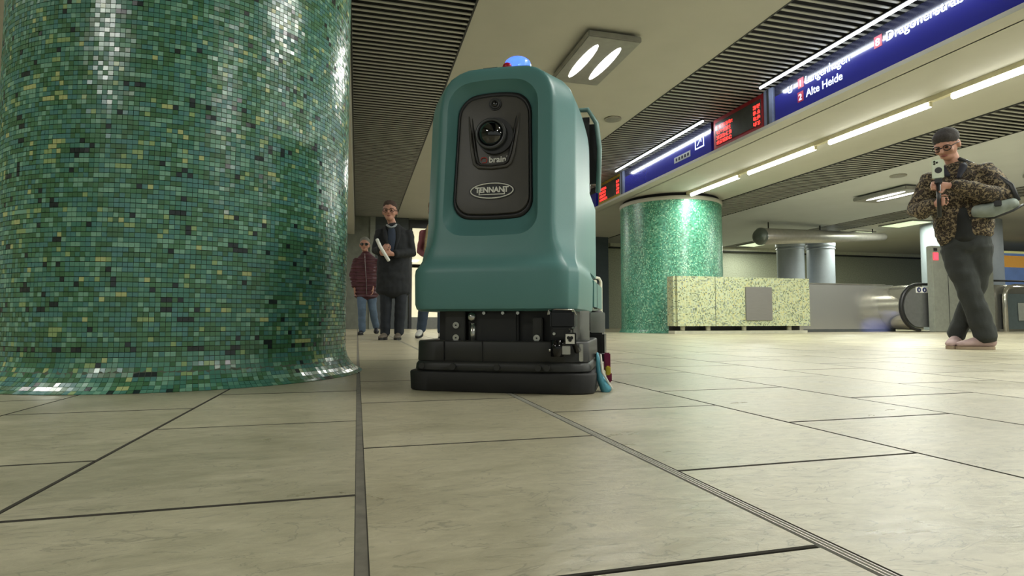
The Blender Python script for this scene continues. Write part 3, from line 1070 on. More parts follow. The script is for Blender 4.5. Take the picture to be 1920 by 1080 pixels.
def ring_body(name, levels, yb, m, parent, chamf=1.0):
    vs, fs = [], []
    n = None
    for (z, hw, yf) in levels:
        tt = min(1.0, max(0.0, (z - 0.44) / 0.12))
        Q = body_ring(hw, yf, yb, tt, chamf)
        n = len(Q)
        vs += [(q.x + XC, q.y, z) for q in Q]
    for i in range(len(levels) - 1):
        for k in range(n):
            fs.append((i * n + k, i * n + (k + 1) % n, (i + 1) * n + (k + 1) % n, (i + 1) * n + k))
    fs.append(tuple(range(n))[::-1])
    fs.append(tuple((len(levels) - 1) * n + k for k in range(n)))
    return mesh_obj(name, vs, fs, m, parent, True)


LOW = [l for l in LV if l[0] <= 0.61]
UP = LV
# rear of the body is a lower tank, the front is the tall cowl
cowl = ring_body('front_cowl', LV, 0.82, M_TEAL, robot)


def rrect(w0, w1, z0, z1, rb, rt, n=6, cx=0.0, arch=0.0):
    """rounded quad: bottom width w0 at z0, top width w1 at z1"""
    pts = []
    for (sx, zz, w, r, a0) in ((1, z0, w0, rb, -PI / 2), (1, z1, w1, rt, 0), (-1, z1, w1, rt, PI / 2), (-1, z0, w0, rb, PI)):
        cx_ = sx * (w / 2 - r); cz = zz + (r if zz == z0 else -r)
        for k in range(n + 1):
            a = a0 + PI / 2 * k / n
            pts.append([cx + cx_ + r * math.cos(a), cz + r * math.sin(a)])
    # refine straight runs so that the arch can bend them
    out = []
    for i in range(len(pts)):
        a, b = pts[i], pts[(i + 1) % len(pts)]
        d = math.hypot(a[0] - b[0], a[1] - b[1])
        m = max(1, int(d / 0.03))
        for j in range(m):
            out.append([a[0] + (b[0] - a[0]) * j / m, a[1] + (b[1] - a[1]) * j / m])
    zc = (z0 + z1) / 2
    for p in out:
        t = (p[0] - cx) / (w0 / 2)
        if p[1] > zc:
            p[1] += arch * (1 - t * t) * (p[1] - zc) / (z1 - zc)
        else:
            p[1] -= arch * 0.35 * (1 - t * t) * (zc - p[1]) / (zc - z0)
    return out


PX = XC - 0.014
outer = rrect(0.356, 0.348, 0.566, 1.140, 0.07, 0.08, cx=PX, arch=0.022)
inner = rrect(0.284, 0.268, 0.648, 1.088, 0.055, 0.06, cx=PX, arch=0.022)


def scale_loop(l, s):
    zc = sum(p[1] for p in l) / len(l)
    return [[PX + (p[0] - PX) * s, zc + (p[1] - zc) * s] for p in l]


def loft_loops(name, loops, m, parent, smooth=True, cap=(True, True)):
    vs, fs = [], []
    n = len(loops[0][0])
    for (lp, d) in loops:
        vs += [(p[0], yfront(p[1]) + d, p[1]) for p in lp]
    for i in range(len(loops) - 1):
        for k in range(n):
            fs.append((i * n + k, (i + 1) * n + k, (i + 1) * n + (k + 1) % n, i * n + (k + 1) % n))
    if cap[0]:
        fs.append(tuple(range(n)))
    if cap[1]:
        fs.append(tuple((len(loops) - 1) * n + k for k in range(n))[::-1])
    o = mesh_obj(name, vs, fs, m, parent, smooth)
    bm = bmesh.new(); bm.from_mesh(o.data); bmesh.ops.recalc_face_normals(bm, faces=bm.faces[:]); bm.to_mesh(o.data); bm.free()
    return o


# resample both loops to the same count
def resample(l, N=96):
    pts = [Vector(p) for p in l]
    cum = [0.0]
    for i in range(len(pts)):
        cum.append(cum[-1] + (pts[(i + 1) % len(pts)] - pts[i]).length)
    out = []
    j = 0
    for k in range(N):
        s = cum[-1] * k / N
        while cum[j + 1] < s:
            j += 1
        t = (s - cum[j]) / max(1e-9, cum[j + 1] - cum[j])
        q = pts[j].lerp(pts[(j + 1) % len(pts)], t)
        out.append([q.x, q.y])
    return out


outer = resample(outer); inner = resample(inner)
pad = scale_loop(inner, 1.07)
cut = loft_loops('cutter', [(scale_loop(outer, 1.10), -0.05), (scale_loop(outer, 1.01), -0.004), (outer, 0.003), (scale_loop(pad, 1.03), 0.040), (pad, 0.047), (pad, 0.052)], M_TEAL, robot, False)
bo = cowl.modifiers.new('cut', 'BOOLEAN'); bo.operation = 'DIFFERENCE'; bo.object = cut; bo.solver = 'EXACT'
bpy.context.view_layer.update()
dg = bpy.context.evaluated_depsgraph_get()
newm = bpy.data.meshes.new_from_object(cowl.evaluated_get(dg))
cowl.modifiers.clear()
cowl.data = newm
bpy.data.objects.remove(cut)
try:
    newm.set_sharp_from_angle(angle=math.radians(34))
except Exception:
    pass
loft_loops('gasket', [(pad, 0.0470), (scale_loop(inner, 1.05), 0.038), (scale_loop(inner, 0.97), 0.044), (scale_loop(inner, 0.97), 0.0515)], M_BLACK, robot, cap=(False, False))
fpn = loft_loops('front_panel', [(scale_loop(inner, 0.99), 0.051), (scale_loop(inner, 0.99), 0.040), (scale_loop(inner, 0.975), 0.0345), (scale_loop(inner, 0.93), 0.0325)], M_PANEL, robot)
fpn['label'] = 'dark charcoal instrument panel'
fpn.data.set_sharp_from_angle(angle=math.radians(40))


def P3(x, z, d=0.0):
    return Vector((PX + x, yfront(z) + 0.0325 - d, z))


# V-shaped scoop moulded round the lens
M_SCOOP = mat('scoop_shadow_plastic', (40, 39, 37), 0.4)  # shade of the hollow put into a darker plastic colour
vp = [P3(-0.098, 1.03, -0.001), P3(-0.090, 0.96, 0.002), P3(-0.078, 0.875, 0.004), P3(-0.069, 0.838, 0.004), P3(-0.055, 0.825, 0.004), P3(0, 0.820, 0.004), P3(0.055, 0.825, 0.004), P3(0.069, 0.838, 0.004), P3(0.080, 0.875, 0.004), P3(0.092, 0.96, 0.002), P3(0.100, 1.03, -0.001)]
sc = tube_obj('scoop_rim', vp, [0.003, 0.006, 0.007, 0.007, 0.006, 0.006, 0.006, 0.007, 0.007, 0.006, 0.003], M_PANEL, robot, hint=(0, 1, 0), n=8)
vp2 = [p + Vector((0.012 * (-1 if i > 5 else (1 if i < 5 else 0)), 0.0015, 0.010 * (1 - abs(i - 5) / 5.0))) for i, p in enumerate(vp)]
tube_obj('scoop_groove_shade', vp2, [0.002, 0.005, 0.006, 0.006, 0.005, 0.004, 0.005, 0.006, 0.006, 0.005, 0.002], M_SCOOP, robot, hint=(0, 1, 0), n=8)


def ringpart(name, c, r_out, r_in, y0, y1, m, parent, n=40):
    """ring facing -y"""
    prof_ = [(r_out, y1), (r_out, y0 + 0.003), (r_out - 0.003, y0), (r_in + 0.002, y0), (r_in, y0 + 0.003), (r_in, y1)]
    vs, fs = [], []
    for (r, y) in prof_:
        for k in range(n):
            a = 2 * PI * k / n
            vs.append((c[0] + r * math.cos(a), c[1] + y, c[2] + r * math.sin(a)))
    for i in range(len(prof_) - 1):
        for k in range(n):
            fs.append((i * n + k, i * n + (k + 1) % n, (i + 1) * n + (k + 1) % n, (i + 1) * n + k))
    return mesh_obj(name, vs, fs, m, parent, True)


c0 = P3(-0.002, 0.947)
hs = cyl_obj('lens_housing', (c0.x + 0.012, c0.y - 0.020, c0.z - 0.006), 0.069, 0.022, 'Y', M_BLACK, robot, 40, bevel=0.004)
ringpart('bezel_ring', (c0.x - 0.002, c0.y, c0.z), 0.059, 0.047, -0.034, -0.012, mat('dark_grey_ring', (58, 60, 60), 0.3), hs)
dm = ell_obj('lens_dome', (c0.x - 0.002, c0.y - 0.020, c0.z), (0.048, 0.036, 0.048), M_LENS, hs, n=24)
c1 = P3(0.004, 1.072)
sc_ = cyl_obj('sensor_eye', (c1.x, c1.y - 0.006, c1.z), 0.024, 0.008, 'Y', M_BLACK, robot, 32, bevel=0.002)
ringpart('bezel_ring', (c1.x, c1.y, c1.z), 0.020, 0.013, -0.011, -0.004, mat('dark_grey_ring', (58, 60, 60), 0.3), sc_, 28)
ell_obj('sensor_lens', (c1.x, c1.y - 0.006, c1.z), (0.011, 0.006, 0.011), M_LENS, sc_, n=12)


def face_m(x, z, d=0.002):
    tilt = math.atan(0.10)
    p = P3(x, z, d)
    return Matrix.Translation(p) @ Matrix.Rotation(PI / 2 - tilt, 4, 'X')


# lettering on the panel
text_obj('brand_lettering', 'brain', 0.033, M_WHITE, robot, face_m(-0.015, 0.842), 0.0006, 0.0006)
text_obj('brand_lettering', '®', 0.010, M_WHITE, robot, face_m(0.052, 0.859), 0.0004)
q = P3(-0.034, 0.852, 0.002)
rr_ = [(q.x + a * 0.011, q.y, q.z + b * 0.010) for a, b in ((-.6, -1), (.6, -1), (1, -.6), (1, .6), (.6, 1), (-.6, 1), (-1, .6), (-1, -.1))]
tube_obj('brand_emblem', rr_, 0.0016, mat('emblem_red', (190, 60, 44), 0.5), robot, hint=(0, 1, 0), n=6)
zb = 0.732
bg = bmesh.new()
for k in range(1):
    n = 48
    vsb = [bg.verts.new(P3(0.088 * math.cos(2 * PI * j / n), zb + 0.034 * math.sin(2 * PI * j / n), 0.002)) for j in range(n)]
    bg.faces.new(vsb)
badge = bm_obj('oval_badge', bg, M_BLACK, robot)
op = [P3(0.081 * math.cos(2 * PI * j / 48), zb + 0.0285 * math.sin(2 * PI * j / 48), 0.0035) for j in range(48)]
tube_obj('oval_outline', op, 0.0024, M_WHITE, badge, hint=(0, 1, 0), n=6, closed=True)
text_obj('brand_lettering', 'TENNANT', 0.029, M_WHITE, badge, face_m(0.0, zb - 0.006, 0.0035), 0.0006, 0.0010, 'CENTER', sx=0.93)
for (xa, xb, za, zb_) in ((-0.050, 0.050, zb - 0.0155, zb - 0.0125), (-0.050, -0.0465, zb - 0.0155, zb + 0.006), (0.0465, 0.050, zb - 0.0155, zb + 0.006)):
    bm = bmesh.new()
    p_ = P3(0, (za + zb_) / 2, 0.004)
    add_box(bm, PX + xa, PX + xb, p_.y, p_.y + 0.003, za, zb_)
    bm_obj('logo_bar', bm, M_WHITE, badge)

# beacon on top
bc = empty('beacon', (0.022, 0.22, 1.226), 0, robot)
M_BEACON = mat('blue_beacon_plastic', (90, 130, 255), 0.15, var=0, emit=1.6, ecol=(0.09, 0.20, 1.0, 1), trans=0.5)
lathe('beacon_dome', [(0.054, 0.0), (0.053, 0.034), (0.049, 0.046), (0.040, 0.054), (0.022, 0.058), (0.001, 0.059)], M_BEACON, bc, n=32)
cyl_obj('beacon_base', (0, 0, -0.02), 0.054, 0.022, 'Z', mat('beacon_base_blue', (40, 50, 170), 0.4), bc, 32)
ell_obj('red_button', (-0.008, 0.165, 1.232), (0.019, 0.017, 0.017), mat('red_button', (190, 20, 50), 0.3), robot)
box('top_seam', XC - 0.07, XC - 0.005, 0.15, 0.22, 1.215, 1.231, M_BLACK, robot, bevel=0.004)

# rear: tank, operator backrest
box('rear_tank', XC - 0.285, XC + 0.285, 0.80, 1.42, 0.44, 0.94, M_TEAL, robot, bevel=0.05, seg=4)
rb_ = box('rear_skirt_body', XC - 0.314, XC + 0.314, 0.74, 1.46, 0.285, 0.47, M_TEAL, robot, bevel=0.03, seg=3)
box('operator_backrest', XC - 0.25, XC + 0.318, 1.02, 1.12, 0.93, 1.33, M_BLACK, robot, bevel=0.04, seg=4)
tube_obj('backrest_rim', [(XC + 0.322, 1.03, 0.92), (XC + 0.330, 1.04, 1.15), (XC + 0.315, 1.05, 1.29), (XC + 0.27, 1.06, 1.37), (XC + 0.1, 1.08, 1.38), (XC - 0.1, 1.08, 1.38), (XC - 0.23, 1.08, 1.32), (XC - 0.26, 1.07, 1.15), (XC - 0.26, 1.05, 0.92)], 0.013, mat('rim_grey_teal', (110, 140, 134), 0.4), robot, n=10)
box('side_seam', XC + 0.2995, XC + 0.3155, 0.98, 0.984, 0.31, 0.44, M_BLACK, robot)

# chassis and scrub deck
box('chassis', -0.25, 0.25, 0.09, 1.35, 0.12, 0.292, M_BLACK, robot)
box('chassis_cover', -0.13, 0.055, 0.062, 0.10, 0.165, 0.285, M_BLACK, robot, bevel=0.008)
box('mount_plate', -0.215, -0.14, 0.050, 0.10, 0.165, 0.287, M_DECK, robot, bevel=0.003)
for (x, z) in ((-0.172, 0.237), (-0.172, 0.192), (0.125, 0.192)):
    b = cyl_obj('bolt', (x, 0.042, z - 0.004), 0.0120, 0.010, 'Y', M_CHROME, robot, 20, bevel=0.002)
    cyl_obj('hex_socket', (x, 0.040, z - 0.004), 0.0032, 0.003, 'Y', M_BLACK, b, 6)
for x in (-0.07, 0.0, 0.055, 0.168):
    cyl_obj('bolt', (x, 0.052, 0.277), 0.006, 0.01, 'Y', M_CHROME, robot, 12)
cyl_obj('rod', (-0.112, 0.058, 0.165), 0.012, 0.075, 'Z', M_CHROME, robot, 14)
ell_obj('rod_end', (-0.115, 0.052, 0.262), (0.016, 0.012, 0.017), M_CHROME, robot)
box('bracket', 0.11, 0.145, 0.050, 0.10, 0.165, 0.26, M_DECK, robot, bevel=0.003)
# right-hand fittings
M_GLOSSB = mat('black_gloss', (14, 14, 15), 0.15)
box('pump_housing', 0.178, 0.262, -0.004, 0.12, 0.222, 0.286, M_GLOSSB, robot, bevel=0.008, seg=3)
box('pump_lower_housing', 0.184, 0.250, -0.010, 0.06, 0.188, 0.224, M_BLACK, robot, bevel=0.006)
cyl_obj('hose_clamp', (0.205, -0.012, 0.128), 0.022, 0.055, 'Z', M_GLOSSB, robot, 20, bevel=0.004)
ell_obj('clamp_screw', (0.182, -0.030, 0.150), (0.004, 0.004, 0.006), M_CHROME, robot)
tube_obj('hose', [(0.215, -0.012, 0.165), (0.235, -0.016, 0.178), (0.262, -0.010, 0.172), (0.272, 0.0, 0.145)], 0.010, M_GLOSSB, robot)
box('metal_clip', 0.222, 0.252, -0.024, -0.020, 0.135, 0.165, M_CHROME, robot, bevel=0.002)
tube_obj('steel_wire', [(0.172, -0.006, 0.270), (0.176, -0.010, 0.288), (0.20, -0.012, 0.288), (0.262, -0.008, 0.286), (0.268, 0.0, 0.270)], 0.0025, M_CHROME, robot)
for x in (0.195, 0.25):
    cyl_obj('bolt', (x, -0.016, 0.205), 0.005, 0.006, 'Y', M_CHROME, robot, 10)
sk = box('sticker', 0.236, 0.266, -0.0285, -0.025, 0.172, 0.204, M_WHITE, robot)
box('sticker_backing', 0.231, 0.271, -0.025, -0.018, 0.167, 0.209, M_GLOSSB, robot, bevel=0.002)
for a, b in ((-0.005, 0.004), (0.005, 0.004), (0, -0.004)):
    cyl_obj('emblem', (0.251 + a, -0.0305, 0.188 + b), 0.0058, 0.002, 'Y', M_BLACK, sk, 12)
box('metal_bracket', 0.272, 0.306, 0.10, 0.107, 0.172, 0.285, M_CHROME, robot, bevel=0.002)
box('metal_bracket', 0.276, 0.290, 0.02, 0.026, 0.11, 0.17, M_CHROME, robot, bevel=0.002)
box('metal_bracket', 0.285, 0.345, 0.42, 0.43, 0.20, 0.284, M_CHROME, robot, bevel=0.003)
cyl_obj('axle', (0.24, 0.85, 0.155), 0.05, 0.07, 'X', M_CHROME, robot, 20)
for sx in (-0.30, 0.24):
    w = cyl_obj('wheel', (sx, 0.98, 0.15), 0.15, 0.06, 'X', M_RUBBER, robot, 32, bevel=0.012)
    cyl_obj('hub', (sx - 0.004, 0.98, 0.15), 0.06, 0.068, 'X', M_FIXT, w, 20)
box('rear_housing', 0.16, 0.335, 0.56, 0.74, 0.075, 0.20, M_BLACK, robot, bevel=0.01)


def deck(name, hw0, hw1, z0, z1, y0, y1, m, dy=0.0, bev=0.012, r=0.09):
    """rounded-front slab"""
    vs, fs = [], []
    N = 10
    rows = []
    for (z, ins) in ((z0, bev * 0.4), (z0 + bev * 0.5, 0), (z1 - bev, 0), (z1 - bev * 0.3, bev * 0.35), (z1, bev)):
        t = (z - z0) / (z1 - z0)
        hw = hw0 + (hw1 - hw0) * t - ins + 0.006
        yf = y0 + dy * t + ins
        pts_ = []
        for k in range(N + 1):
            a = PI + PI / 2 * k / N
            pts_.append((-hw + r + r * math.cos(a), yf + r * 0.75 + r * 0.75 * math.sin(a)))
        for k in range(1, 8):
            xx = (-hw + r) + (2 * hw - 2 * r) * k / 8
            pts_.append((xx, yf - 0.008 * math.sin(PI * k / 8)))
        for k in range(N + 1):
            a = -PI / 2 + PI / 2 * k / N
            pts_.append((hw - r + r * math.cos(a), yf + r * 0.75 + r * 0.75 * math.sin(a)))
        pts_ += [(hw, y1), (-hw, y1)]
        rows.append([(p[0] - 0.008, p[1], z) for p in pts_])
    n = len(rows[0])
    for r_ in rows:
        vs += r_
    for i in range(len(rows) - 1):
        for k in range(n):
            fs.append((i * n + k, i * n + (k + 1) % n, (i + 1) * n + (k + 1) % n, (i + 1) * n + k))
    fs.append(tuple(range(n))[::-1]); fs.append(tuple((len(rows) - 1) * n + k for k in range(n)))
    o = mesh_obj(name, vs, fs, m, robot, True)
    o.data.set_sharp_from_angle(angle=math.radians(40))
    return o


M_SKIRT = mat('skirt_rubber', (26, 26, 25), 0.62, var=0.15)
deck('deck_skirt', 0.330, 0.334, 0.001, 0.070, -0.012, 0.50, M_SKIRT, 0.0, 0.006)
deck('deck_rim', 0.316, 0.312, 0.070, 0.106, -0.002, 0.50, M_DECK, 0.0, 0.012)
deck('deck_housing', 0.311, 0.309, 0.104, 0.178, 0.008, 0.50, M_DECK, 0.0, 0.006)
for x in (-0.287, -0.255, -0.165, -0.005, 0.14, 0.17):
    y = -0.016 if abs(x) < 0.24 else 0.006
    cyl_obj('rim_stud', (x, y - 0.004, 0.088), 0.011, 0.02, 'Y', M_DECK, robot, 14, bevel=0.003)
box('deck_seam', -0.205, -0.203, -0.001, 0.012, 0.108, 0.176, M_BLACK, robot)
box('deck_seam', -0.062, -0.060, -0.004, 0.012, 0.108, 0.176, M_BLACK, robot)
# side flap and ribbons by the rear right of the deck
M_BLUE = mat('pale_blue_rubber', (92, 168, 190), 0.5, var=0.2, nscale=30)
bm = bmesh.new()
tube(bm, [(0.333, 0.10, 0.135), (0.337, 0.105, 0.09), (0.343, 0.11, 0.045), (0.365, 0.11, 0.006)], [(0.004, 0.012), (0.010, 0.016), (0.014, 0.02), (0.022, 0.030)], n=10)
bm_obj('side_squeegee_flap', bm, M_BLUE, robot, True)
tube_obj('flap_edge', [(0.345, 0.092, 0.13), (0.350, 0.093, 0.07), (0.385, 0.10, 0.008)], 0.004, M_WHITE, robot)
box('magenta_tab', 0.345, 0.370, 0.30, 0.32, 0.055, 0.125, mat('magenta_plastic', (126, 24, 70), 0.5), robot, bevel=0.004)
box('yellow_tab', 0.352, 0.371, 0.29, 0.305, 0.040, 0.075, mat('yellow_plastic', (206, 186, 60), 0.5), robot, bevel=0.004)
box('tab_arm', 0.31, 0.36, 0.322, 0.35, 0.09, 0.12, M_BLACK, robot)
box('magenta_tip', 0.354, 0.375, 0.30, 0.318, 0.012, 0.050, mat('magenta_plastic', (126, 24, 70), 0.5), robot, bevel=0.004)

# blue warning beam thrown by the beacon at the escalator side
sl = bpy.data.lights.new('beacon_beam', 'SPOT')
sl.energy = 24000; sl.color = (0.25, 0.3, 1.0); sl.spot_size = math.radians(2.6); sl.spot_blend = 1.0; sl.shadow_soft_size = 0.02
so = link(bpy.data.objects.new('beacon_beam', sl))
so.location = (0.66, 2.18, 1.34)
so.rotation_euler = (Vector((11.25, 10.45, 0.07)) - so.location).to_track_quat('-Z', 'Y').to_euler()

# ------------------------------------------------------------------ people
M_SKIN = mat('skin_tone', (178, 132, 112), 0.55, var=0.06)
M_LIP = mat('lip_tone', (140, 80, 74), 0.5)
M_EYE = mat('dark_eye', (30, 26, 24), 0.2)


def head_shapes(bm, T, s=1.0, neck=None):
    """head in its own frame: faces -y, centre at eye level"""
    R3 = T.to_euler()
    def e(c, r):
        ell(bm, T @ (Vector(c) * s), (r[0] * s, r[1] * s, r[2] * s), R3, 12)
    e((0, 0.012, 0.028), (0.076, 0.094, 0.088))
    e((0, -0.012, -0.022), (0.066, 0.074, 0.075))
    e((0, -0.030, -0.072), (0.046, 0.052, 0.040))
    e((0, -0.076, 0.024), (0.048, 0.014, 0.010))
    for q in (-1, 1):
        e((q * 0.076, 0.012, -0.012), (0.011, 0.020, 0.032))
        e((q * 0.040, -0.058, -0.025), (0.022, 0.022, 0.022))
    tube(bm, [T @ (Vector((0, -0.080, 0.015)) * s), T @ (Vector((0, -0.098, -0.010)) * s), T @ (Vector((0, -0.104, -0.026)) * s)], [0.009 * s, 0.012 * s, 0.016 * s], n=8)


def face_parts(T, s, root, glasses=None, sun=False):
    R3 = T.to_euler()
    for q in (-1, 1):
        ell_obj('eye', T @ (Vector((q * 0.031, -0.080, 0.004)) * s), (0.013 * s, 0.008 * s, 0.007 * s), M_EYE, root, R3, 8)
    ell_obj('mouth', T @ (Vector((0, -0.083, -0.058)) * s), (0.024 * s, 0.010 * s, 0.006 * s), M_LIP, root, R3, 8)
    if glasses:
        bm = bmesh.new()
        for q in (-1, 1):
            pts_ = [T @ (Vector((q * 0.035 + 0.027 * math.cos(2 * PI * k / 16), -0.095 + 0.01 * abs(math.cos(2 * PI * k / 16)), 0.003 + 0.021 * math.sin(2 * PI * k / 16))) * s) for k in range(16)]
            tube(bm, pts_, [0.0035 * s] * 16, hint=(0, 1, 0), n=6, closed=True)
            tube(bm, [T @ (Vector((q * 0.062, -0.084, 0.008)) * s), T @ (Vector((q * 0.084, 0.0, 0.005)) * s)], [0.003 * s] * 2, n=6)
        tube(bm, [T @ (Vector((-0.01, -0.098, 0.008)) * s), T @ (Vector((0.01, -0.098, 0.008)) * s)], [0.003 * s] * 2, n=6)
        g = bm_obj('glasses', bm, glasses, root, True)
        if sun:
            for q in (-1, 1):
                ell_obj('dark_lens', T @ (Vector((q * 0.035, -0.094, 0.003)) * s), (0.026 * s, 0.004 * s, 0.02 * s), M_LENS, g, R3, 10)


def hand_shapes(bm, wrist, pdir, ndir, curl=1.0, thumb=1, s=1.0):
    """palm from wrist along pdir; fingers curl towards ndir; thumb leaves the side"""
    w = Vector(wrist); d = Vector(pdir).normalized(); nrm = Vector(ndir); nrm = (nrm - d * nrm.dot(d)).normalized()
    side = d.cross(nrm).normalized() * thumb
    tube(bm, [w - d * 0.02, w + d * 0.03 * s, w + d * 0.085 * s], [(0.026 * s, 0.020 * s), (0.036 * s, 0.017 * s), (0.040 * s, 0.015 * s)], hint=side, n=12)
    for j, (o_, ln) in enumerate(((0.030, 0.9), (0.010, 1.0), (-0.010, 0.95), (-0.030, 0.75))):
        p = w + d * 0.083 * s + side * o_ * s
        dirs = d
        pts_ = [p]
        for seg, (L_, a) in enumerate(((0.040, 0.35), (0.026, 1.0), (0.020, 1.1))):
            ang = a * curl
            dirs = (dirs * math.cos(ang) + nrm * math.sin(ang)).normalized()
            # keep the frame in the plane of d and nrm
            p = p + dirs * L_ * ln * s
            pts_.append(p)
            nr2 = (nrm - dirs * nrm.dot(dirs))
            if nr2.length > 0.2:
                pass
            # rotate normal with the finger
            nrm_f = side.cross(dirs) * (1 if side.cross(d).dot(nrm) > 0 else -1)
            nrm_loc = nrm_f
            dirs_n = dirs
            nrm = nrm_loc.normalized()
        nrm = Vector(ndir); nrm = (nrm - d * nrm.dot(d)).normalized()
        tube(bm, pts_, [0.0095 * s, 0.009 * s, 0.008 * s, 0.007 * s], n=8)
    p0 = w + d * 0.022 * s + side * 0.030 * s
    p1 = p0 + (d * 0.5 + side * 0.7 + nrm * 0.3).normalized() * 0.038 * s
    p2 = p1 + (d * 0.7 + side * 0.1 + nrm * 0.7 * curl).normalized() * 0.032 * s
    p3 = p2 + (d * 0.5 - side * 0.4 + nrm * 0.8 * curl).normalized() * 0.022 * s
    tube(bm, [p0, p1, p2, p3], [0.014 * s, 0.0115 * s, 0.010 * s, 0.008 * s], n=8)


def shoe(name, heel, toe, m, solem, root, w=0.048, h=0.085):
    a, b = Vector(heel), Vector(toe)
    d = (b - a).normalized()
    side = d.cross(Vector((0, 0, 1))).normalized()
    L_ = (b - a).length
    bm = bmesh.new()
    z0 = a.z + 0.022
    up = Vector((0, 0, 1))
    prof_ = [(0.02, 0.72, 0.040, h * 0.5), (0.18, 0.82, 0.046, h * 0.62), (0.42, 0.86, 0.046, h * 0.55), (0.68, 1.0, 0.036, h * 0.38), (0.88, 0.86, 0.026, h * 0.30), (0.97, 0.55, 0.02, h * 0.22)]
    pts_ = [a + d * L_ * t + up * (0.022 + hh * 0.62) for (t, ww, q, hh) in prof_]
    tube(bm, pts_, [(w * ww, hh * 0.72) for (t, ww, q, hh) in prof_], hint=side, n=14)
    tube(bm, [a + d * L_ * 0.18 + up * 0.05, a + d * L_ * 0.18 + up * (h + 0.02)], [0.04, 0.038], n=12)
    o = remesh(name, bm, m, root, 0.006, 3)
    bm = bmesh.new()
    n = 20
    lo, hi = [], []
    for k in range(n):
        t = 2 * PI * k / n
        q = a + d * (L_ * (0.5 + 0.53 * math.cos(t))) + side * (w * 1.02 * math.sin(t) * (1.0 + 0.08 * math.cos(t)))
        lo.append(bm.verts.new(q)); hi.append(bm.verts.new(q + up * 0.026))
    for k in range(n):
        bm.faces.new((lo[k], lo[(k + 1) % n], hi[(k + 1) % n], hi[k]))
    bm.faces.new(lo[::-1]); bm.faces.new(hi)
    bm_obj('sole', bm, solem, o)
    return o


def person_root(px, depth, label, extra=0.0):
    lat = (px - 960) / FPX * depth
    x = FW[0] * depth + RT[0] * lat
    y = FW[1] * depth + RT[1] * lat
    bearing = math.atan2(x, y)
    r = empty('person', (x, y, 0), -bearing + extra)
    tag(r, label, 'person')
    return r


# ---- person in the leopard jacket
pr = person_root(1805, 5.1, 'person in leopard-print jacket and dark trousers filming with a phone on a handheld grip')
HT = Matrix.Translation((-0.065, -0.10, 1.815)) @ Euler((math.radians(30), 0, math.radians(-22)), 'XYZ').to_matrix().to_4x4()
bm = bmesh.new()
head_shapes(bm, HT, 1.17)
tube(bm, [(0, 0.02, 1.55), (-0.02, -0.01, 1.66), (-0.05, -0.05, 1.76)], [0.065, 0.058, 0.055], n=12)
tube(bm, [(0.03, 0, 0.9), (0.03, 0, 1.2), (0.0, 0, 1.5), (0, 0.01, 1.58)], [(0.14, 0.10), (0.14, 0.10), (0.16, 0.10), (0.12, 0.07)], n=16)
for pts_ in ([(-0.17, 0.0, 1.55), (-0.29, -0.06, 1.26), (-0.155, -0.29, 1.262)], [(0.17, 0.0, 1.55), (0.28, -0.08, 1.28), (-0.055, -0.33, 1.405)]):
    tube(bm, pts_, [0.05, 0.04, 0.028], n=10)
for pts_ in ([(-0.04, 0, 0.95), (0.03, -0.05, 0.53), (0.155, -0.02, 0.08)], [(0.10, 0, 0.95), (0.09, 0.06, 0.52), (-0.055, 0.09, 0.09)]):
    tube(bm, pts_, [0.08, 0.055, 0.04], n=12)
hand_shapes(bm, (-0.075, -0.335, 1.405), (-0.6, -0.25, 0.0), (-0.2, -0.6, 0.0), 1.1, -1)
hand_shapes(bm, (-0.150, -0.30, 1.262), (0.35, -0.85, 0.0), (0.8, 0.3, 0.0), 1.1, 1)
remesh('body', bm, M_SKIN, pr, 0.0065, 2)
face_parts(HT, 1.17, pr, mat('black_glasses', (16, 16, 17), 0.3))
bm = bmesh.new()
R3 = HT.to_euler()
ell(bm, HT @ Vector((0, 0.022, 0.058)), (0.100, 0.114, 0.090), R3, 16)
ell(bm, HT @ Vector((0, -0.040, 0.082)), (0.078, 0.058, 0.046), R3, 14)
ell(bm, HT @ Vector((0, 0.085, -0.01)), (0.07, 0.036, 0.065), R3, 12)
remesh('hair', bm, mat('dark_cropped_hair', (52, 47, 44), 0.85, var=0.3, nscale=80, bump=0.6), pr, 0.009, 2)
bm = bmesh.new()
tube(bm, [(0.03, 0.0, 1.00), (0.03, 0.005, 1.10), (0.02, 0.01, 1.30), (0.01, 0.015, 1.48), (0.005, 0.02, 1.58), (-0.01, 0.02, 1.65)], [(0.205, 0.145), (0.215, 0.15), (0.225, 0.15), (0.235, 0.14), (0.19, 0.11), (0.10, 0.085)], n=24)
tube(bm, [(-0.085, -0.05, 0.96), (-0.09, -0.06, 1.1), (-0.08, -0.04, 1.3)], [(0.075, 0.07), (0.085, 0.085), (0.09, 0.09)], n=14)
tube(bm, [(-0.175, 0.01, 1.55), (-0.24, -0.01, 1.42), (-0.295, -0.05, 1.26), (-0.26, -0.16, 1.235), (-0.165, -0.27, 1.26)], [0.095, 0.088, 0.085, 0.078, 0.058], n=16)
tube(bm, [(0.165, 0.01, 1.56), (0.245, -0.01, 1.45), (0.285, -0.07, 1.31), (0.17, -0.20, 1.33), (0.02, -0.29, 1.39), (-0.035, -0.318, 1.40)], [0.105, 0.098, 0.092, 0.08, 0.062, 0.052], n=16)
remesh('jacket', bm, leopard_mat(), pr, 0.011, 2, 0.014, 10)
bm = bmesh.new()
tube(bm, [(-0.06, 0.06, 1.63), (0.07, 0.04, 1.66), (0.045, -0.09, 1.60), (0.01, -0.13, 1.50)], [0.03, 0.035, 0.032, 0.018], n=10)
tube(bm, [(-0.06, 0.06, 1.63), (-0.10, -0.03, 1.62), (-0.06, -0.12, 1.53)], [0.03, 0.03, 0.018], n=10)
remesh('collar', bm, mat('dark_navy_collar', (30, 30, 40), 0.8), pr, 0.008, 2)
